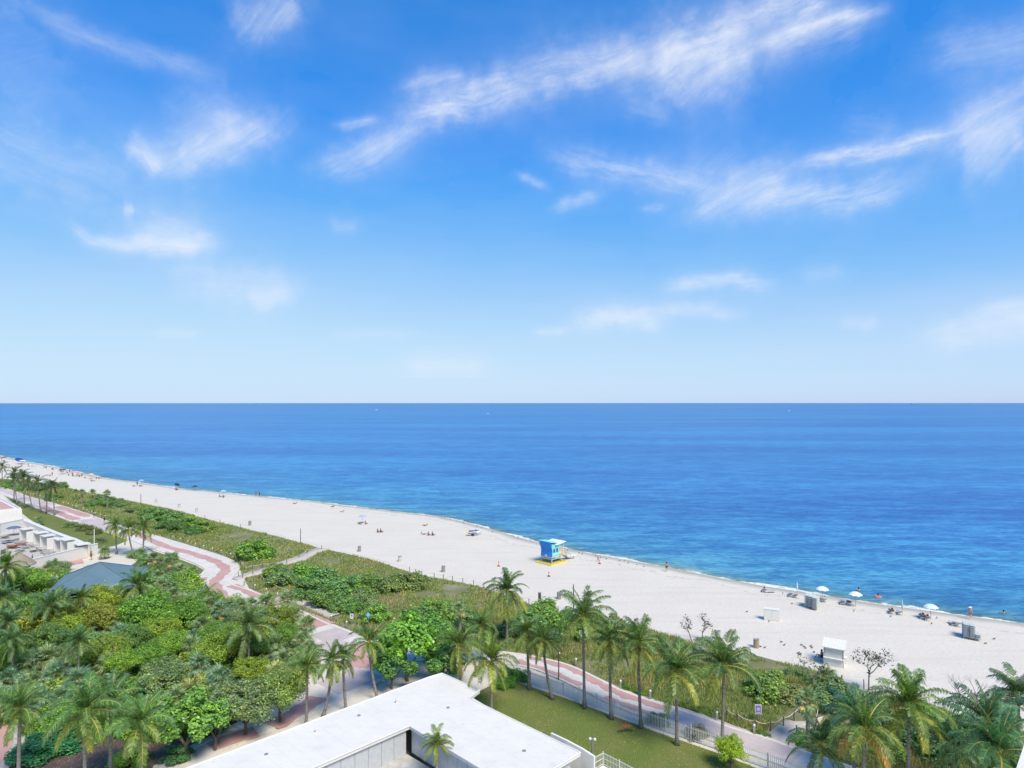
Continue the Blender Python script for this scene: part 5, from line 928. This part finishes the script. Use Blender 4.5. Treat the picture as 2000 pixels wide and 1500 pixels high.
    for y in (-1.1, .1): obj('ramp_rail', MB().tube([(2.4, y, 2.25), (4.7, y, 1.0)], .045, 5).tube([(2.4, y, 1.3), (2.4, y, 2.25)], .04, 5).tube([(3.5, y, .7), (3.5, y, 1.65)], .04, 5).tube([(4.7, y, 0), (4.7, y, 1.0)], .04, 5), T, t, col=(.16, .22, .24))
lifeguard_tower()
def jet_ski():
    t = thing('jet_ski', 'blue and white jet ski on a wheeled trolley near the waterline', 'jet ski', G(926, 1046), R(15)); st = [(-1.5, .42, .55, .95), (-.8, .5, .5, 1.0), (.2, .52, .48, 1.05), (1.0, .4, .55, 1.1), (1.65, .06, .9, 1.12)]; mb = MB(); vs = []
    for x, w_, zb, zt in st: vs += [(x, 0, zb), (x, -w_, zb+.18), (x, -w_*.9, zt), (x, w_*.9, zt), (x, w_, zb+.18)]
    mb.add(vs, [(5*i+j, 5*i+(j+1) % 5, 5*i+5+(j+1) % 5, 5*i+5+j) for i in range(4) for j in range(5)]+[(4, 3, 2, 1, 0), (20, 21, 22, 23, 24)]); obj('hull', mb, MAT['tint'], t, col=(.75, .77, .8))
    obj('bumper', MB().tube([(-1.5, -.45, .8), (.2, -.56, .84), (1.65, 0, 1.0), (.2, .56, .84), (-1.5, .45, .8)], .07, 5), MAT['tint'], t, col=(.03, .05, .3)); obj('deck_cover', MB().add([(.1, -.3, 1.02), (.1, .3, 1.02), (1.5, 0, 1.12), (.35, -.2, 1.4), (.35, .2, 1.4)], [(0, 3, 4, 1), (0, 2, 3), (3, 2, 4), (4, 2, 1)]), MAT['tint'], t, col=(.04, .08, .42))
    obj('seat', MB().box((-.6, 0, 1.12), (1.3, .36, .26)), MAT['fabric'], t, col=(.04, .05, .12)); obj('handlebar', MB().tube([(.2, -.4, 1.5), (.35, 0, 1.42), (.2, .4, 1.5)], .04, 5), MAT['grey'], t)
    obj('trolley', MB().tube([(-1.6, -.4, .4), (1.9, 0, .45), (-1.6, .4, .4)], .05, 5).tube([(-.4, -.6, .28), (-.4, .6, .28)], .05, 5), MAT['grey'], t)
    for s in (-1, 1): obj('wheel', MB().tube([(-.4, s*.6-.1, .28), (-.4, s*.6+.1, .28)], .28, 12), MAT['tint'], t, col=(.03, .03, .03))
    obj('fender', MB().lathe([(.02, -.3), (.2, -.2), (.22, .1), (.05, .3)], 9, (-1.75, 0, .5)), MAT['tint'], t, col=(.8, .65, .1))
jet_ski()
def paddle_board(px, py):
    t = thing('rescue_board', 'pale rescue board resting on a stand right of the tower', 'surfboard', G(px, py), R(25)); mb = MB(); P = [(-1.5, .05), (-1.1, .25), (0, .32), (1.0, .24), (1.6, .03)]; up = [(x, y) for x, y in P]+[(x, -y) for x, y in P[::-1]]; mb.prism(up, .7, .82); obj('board', mb, MAT['tint'], t, col=(.72, .74, .68)); obj('stand', MB().tube([(-.7, -.3, 0), (-.7, 0, .7), (-.7, .3, 0)], .04, 5).tube([(.7, -.3, 0), (.7, 0, .7), (.7, .3, 0)], .04, 5), MAT['grey'], t)
paddle_board(1114, 1092)
def cone(px, py, col, label, h=.9):
    t = thing('marker_cone', label, 'cone', G(px, py)); obj('base', MB().box((0, 0, .03), (.5, .5, .06)), MAT['tint'], t, col=(.05, .05, .05)); obj('body', MB().lathe([(.2, .06), (.05, h), (.03, h+.02)], 12), MAT['tint'], t, col=col); obj('band', MB().lathe([(.155, h*.42), (.12, h*.58)], 12), MAT['white'], t)
cone(974, 1106, (.65, .12, .05), 'orange marker cone left of the lifeguard tower', 1.0); cone(1072, 1126, (.5, .12, .08), 'dark red marker cone in front of the lifeguard tower', .9); cone(1171, 1101, (.6, .1, .08), 'red marker cone at the waterline right of the tower', .8)
def boat(px, Y, L_, label, col=(.8, .8, .8)):
    t = thing('boat', label, 'boat', ((px-1000)*Y/F, Y, -.3), R(20)); mb = MB(); hw = L_*.14; hh = L_*.09
    mb.add([(-L_/2, -hw, hh), (-L_/2, hw, hh), (L_*.25, hw, hh), (L_/2, 0, hh*1.3), (L_*.25, -hw, hh), (-L_/2, -hw*.7, -.3), (-L_/2, hw*.7, -.3), (L_*.2, hw*.6, -.3), (L_*.42, 0, -.3), (L_*.2, -hw*.6, -.3)], [(0, 1, 2, 3, 4), (0, 5, 6, 1), (1, 6, 7, 2), (2, 7, 8, 3), (3, 8, 9, 4), (4, 9, 5, 0)]); obj('hull', mb, MAT['tint'], t, col=col); obj('cabin', MB().box((-.05*L_, 0, hh*1.8), (L_*.3, hw*1.3, hh*1.6)), MAT['white'], t); obj('mast', MB().tube([(0, 0, hh), (0, 0, hh*6)], L_*.008, 5), MAT['white'], t)
boat(735, 2900, 14, 'tiny white boat on the horizon left of centre'); boat(953, 1900, 9, 'tiny white boat below the horizon near centre'); boat(1541, 2600, 14, 'tiny white boat near the horizon at right'); boat(1782, 12000, 70, 'long dark ship on the far horizon at right', (.1, .12, .16))
# ------------------------------------------------------------------ dead frond on the lawn, blue pavilion, construction site at left
t = thing('fallen_frond', 'fallen brown palm frond lying on the lawn by a trunk', 'palm frond', G(1240, 1428, .05), R(200)); link('leaf', FR[3][0], t, (0, 0, .15), (0, R(-30), 0), (.2, .07, .03), 1.9)
def hip_pavilion():
    t = thing('park_pavilion', 'open park pavilion with blue hipped roof among the trees', 'pavilion', (-67.3, 105.3, 0), R(22)); a = 6.2; ze, zt = 3.0, 6.0
    rf = obj('roof', MB().add([(-a, -a, ze), (a, -a, ze), (a, a, ze), (-a, a, ze), (0, 0, zt), (-a, -a, ze-.18), (a, -a, ze-.18), (a, a, ze-.18), (-a, a, ze-.18)], [(0, 1, 4), (1, 2, 4), (2, 3, 4), (3, 0, 4), (0, 5, 6, 1), (1, 6, 7, 2), (2, 7, 8, 3), (3, 8, 5, 0), (8, 7, 6, 5)]), MAT['bluer'], t)
    for x, y in ((-a, -a), (a, -a), (a, a), (-a, a)): obj('hip_cap', MB().tube([(x, y, ze+.03), (0, 0, zt+.03)], .09, 5), MAT['bluer'], rf); obj('column', MB().box((x*.86, y*.86, ze/2-.05), (.35, .35, ze-.1)), MAT['white'], t)
MAT['bluer'] = M('blue_metal_roof', (.12, .19, .23), (.10, .165, .205), .4, .45)
hip_pavilion()
sheet('pool_deck', [(-60,1150),(0,1128),(60,1112),(110,1096),(192,1075),(188,1084),(160,1092),(165,1100),(120,1106),(60,1128),(0,1140)], .04, MAT['pink'])
sheet('building_site_ground', [(-200,1080),(0,1030),(45,1028),(110,1060),(178,1084),(120,1090),(55,1106),(0,1118),(-150,1140)], .045, MAT['sandp'])
def wallthing(name, pts, h, th, label, mat='white', cap=True):
    t = thing(name, label, 'wall'); 
    for a, b in zip(pts, pts[1:]):
        a, b = G(*a), G(*b); d = b-a; ang = math.atan2(d.y, d.x); m_ = (a+b)/2; obj('wall_section', MB().box((m_.x, m_.y, h/2), (d.length, th, h), ang), MAT[mat], t)
        if cap: obj('coping', MB().box((m_.x, m_.y, h+.05), (d.length+.004, th+.14, .1), ang), MAT[mat], t)
wallthing('garden_wall', [(40,1122),(110,1104),(190,1083)], 2.3, .35, 'long low white wall in front of the building site')
wallthing('garden_wall', [(178,1082),(150,1068),(108,1052),(62,1032),(44,1024)], 1.4, .9, 'wide white wall between the building site and the far lawn')
r8 = random.Random(4)
for i in range(9):
    f = i/8; x, y = 52+f*108, 1054+f*36; b = G(x, y); hh = r8.uniform(2.3, 3.0); t = thing('cabana_bay', 'white cabana bay of the open row on the building site', 'cabana', b, R(-35), 'row of white cabana bays'); LOOSE.append((t, t['label']))
    obj('side_wall', MB().box((-.9, 0, hh/2), (.2, 2.2, hh)), MAT['white'], t); obj('back_wall', MB().box((0, 1.0, hh*.45), (1.6, .18, hh*.9)), MAT['panelw'], t)
    if i % 3 != 1: obj('roof_slab', MB().box((0, .1, hh+.09), (2.1, 2.4, .18)), MAT['white'], t)
t = thing('white_building', 'plain white building block with roof terrace at the left edge', 'building'); P = [G(43, 1024), G(43, 1000), G(-60, 975), G(-160, 1040)]; P = [(-128, 170), (-121.5, 170.5), (-140, 205), (-175, 190), (-160, 158)]
b0 = G(43, 1026); b1 = b0+Vector((-13.6, -14.8, 0)); b2 = b0+Vector((-23, 21, 0)); b3 = b2+Vector((-13.6, -14.8, 0)); P = [b0, b1, b3, b2]
obj('wall', MB().prism([(p.x, p.y) for p in P], 0, 4.2), MAT['white'], t); c = sum(P, Vector())/4
for a, b in zip(P, P[1:]+P[:1]): d = b-a; m_ = (a+b)/2+(c-(a+b)/2).normalized()*.3; obj('parapet', MB().box((m_.x, m_.y, 4.4), (d.length-.3, .3, .4), math.atan2(d.y, d.x)), MAT['white'], t)
obj('roof_deck', MB().prism([(c.x+(p.x-c.x)*.9, c.y+(p.y-c.y)*.9) for p in P], 4.2, 4.23), MAT['pink'], t)
q = b0.lerp(b2, .9); obj('roof_room', MB().box((q.x-9, q.y-7, 5.2), (6, 5, 2.0), R(-42)), MAT['white'], t)
wallthing('low_wall', [(-40,1058),(0,1044),(44,1034)], 2.6, .3, 'low white wall below the plain white building')
DEB = [(10,1062,(.3,.31,.32)),(22,1060,(.35,.35,.35)),(30,1058,(.28,.2,.17)),(38,1062,(.4,.4,.42)),(18,1068,(.42,.4,.38)),(34,1070,(.3,.14,.08)),(24,1071,(.34,.13,.06)),(44,1066,(.3,.18,.16)),(46,1072,(.42,.43,.43)),(40,1077,(.45,.45,.43)),(8,1052,(.3,.3,.3)),(60,1070,(.4,.38,.35)),(75,1074,(.45,.43,.4)),(90,1080,(.42,.4,.36)),(84,1077,(.5,.48,.44)),(98,1084,(.4,.38,.35)),(66,1077,(.5,.47,.42))]
for i, (x, y, c_) in enumerate(DEB):
    rd = random.Random(i); mb = MB()
    for k in range(4): mb.box((rd.uniform(-.3, .3), rd.uniform(-.3, .3), .12+.16*k), (rd.uniform(.8, 2.2), rd.uniform(.5, 1.2), .14), rd.uniform(-.4, .4))
    o = tag(obj('rubble_pile', mb, MAT['tint'], None, c_, loc=G(x, y, .05), rz=rd.uniform(-1, .5)), None, 'rubble', 'piles on the building site'); LOOSE.append((o, 'pile of '+('reddish' if c_[0] > c_[2]*1.6 else 'grey')+' slabs and boards on the building site'))
umbrella(27, 1046, 'dark blue grey parasol by the low white wall', (.12, .16, .24), R_=1.6)
for i, (x, y) in enumerate([(89,1106),(103,1103),(122,1099),(135,1096)]): beach_chair(x, y, R(160), 'grey slatted chair against the long white garden wall', (.4, .45, .45)); LOOSE.append((bpy.data.objects[[o.name for o in C.objects if o.name.startswith('beach_chair')][-1]], 'grey slatted chair against the long white garden wall'))
umbrella(63, 1109, 'closed dark parasol on the pink deck at left', (.08, .09, .1), False, h=2.6)
def thatch_hut(px, py):
    t = thing('thatched_hut', 'thatched tiki hut roof at the left edge of the deck', 'hut', G(px, py)); obj('roof', MB().lathe([(2.7, 2.3), (2.75, 2.45), (1.6, 3.5), (.4, 4.5), (.05, 4.7)], 18), MAT['thatch'], t)
    for k in range(5): a = k*1.257; obj('post', MB().tube([(2*math.cos(a), 2*math.sin(a), 0), (2*math.cos(a), 2*math.sin(a), 2.6)], .1, 6), MAT['dark'], t)
MAT['thatch'] = M('dry_thatch', (.34, .30, .23), (.22, .19, .15), 5, .95, .8, 25)
thatch_hut(36, 1128)
t = thing('flag_pole', 'slim white pole at the corner of the garden wall', 'pole', G(184, 1084)); obj('shaft', MB().tube([(0, 0, 0), (0, 0, 5.2)], .08, 8), MAT['white'], t); obj('finial', MB().lathe([(.02, 5.2), (.13, 5.28), (.02, 5.4)], 8), MAT['white'], t)
def cafe_table(px, py):
    t = thing('cafe_table', 'white round table on the pink deck by the closed parasol', 'table', G(px, py)); obj('table_top', MB().lathe([(.5, .72), (.52, .75), (.5, .77)], 14), MAT['white'], t); obj('leg', MB().lathe([(.25, 0), (.05, .06), (.05, .72)], 8), MAT['white'], t)
cafe_table(66, 1113)
# cyclist pair on the far path
person(183, 1012, 'walk', 'person walking on the far promenade near the lilac paving', 1, (.05, .05, .06), shirt=(.3, .3, .32), z=.13); person(204, 1022, 'stand', 'person in dark clothes on the far promenade near the palm trio', 1, (.03, .03, .04), shirt=(.05, .05, .07), z=.13)
person(178, 1094, 'walk', 'person in brown walking at the end of the garden wall', 1, (.2, .1, .05), shirt=(.3, .1, .05), z=.05)
# ------------------------------------------------------------------ labels that single out each plant and repeat
LM = [('the blue pavilion roof', 200, 1130), ('the pink path bend', 440, 1112), ('the paved plaza', 665, 1265), ('the long white roof', 620, 1430), ('the lone little palm', 406, 1178), ('the curved corner footpath', 12, 1450), ('the drooping mid park palm', 485, 1232), ('the curving beach access', 560, 1105), ('the diamond sign', 719, 1216), ('the big dune palm', 991, 1200), ('the purple notice', 1481, 1400), ('the palm trio', 255, 1050), ('the far lawn', 120, 1030), ('the tall lawn palm', 1140, 1280), ('the orange fronded palm', 1772, 1400), ('the gnarled shrubs', 1362, 1240), ('the large sea grape tree', 795, 1262), ('the lime trees', 230, 1280), ('the yellow trees', 130, 1215), ('the left edge', 0, 1300), ('the far left palms', 60, 960), ('the sandy access', 1560, 1430)]
SHORT = {'grey green fan palm', 'blue green fan palm', 'yellowing fan palm', 'fan palm', 'sea grape shrub', 'bush', 'leafy understorey shrub'}
ORD = ['first', 'second', 'third', 'fourth', 'fifth', 'sixth', 'seventh', 'eighth', 'ninth', 'tenth', 'eleventh', 'twelfth', 'thirteenth', 'fourteenth', 'fifteenth', 'sixteenth', 'seventeenth', 'eighteenth', 'nineteenth', 'twentieth']
seen = {}
for o, lab in LOOSE:
    if o.name in seen: continue
    px, py = PX(o.matrix_basis.translation)
    if lab in SHORT or lab.endswith('rounded leafy tree'):
        nm, lx, ly = min(LM, key=lambda l: math.hypot(l[1]-px, (l[2]-py)*1.6)); dx, dy = px-lx, (py-ly)*1.6
        rel = ('left of ' if dx < 0 else 'right of ') if abs(dx) > abs(dy) else ('behind ' if dy < 0 else 'in front of '); lab = lab+' '+('beside ' if nm == 'the left edge' else rel)+nm
    seen[o.name] = (o, lab, px, py)
by = {}
for o, lab, px, py in seen.values(): by.setdefault(lab, []).append((px, -py, o.name, o))
for lab, L_ in by.items():
    L_.sort()
    for i, (px, py, nm, o) in enumerate(L_):
        o['label'] = lab if len(L_) == 1 else lab+', '+((ORD[i] if i < 20 else str(i+1)+'th') if len(L_) > 2 else ('left', 'right')[i])+(' from left' if len(L_) > 2 else ' one')
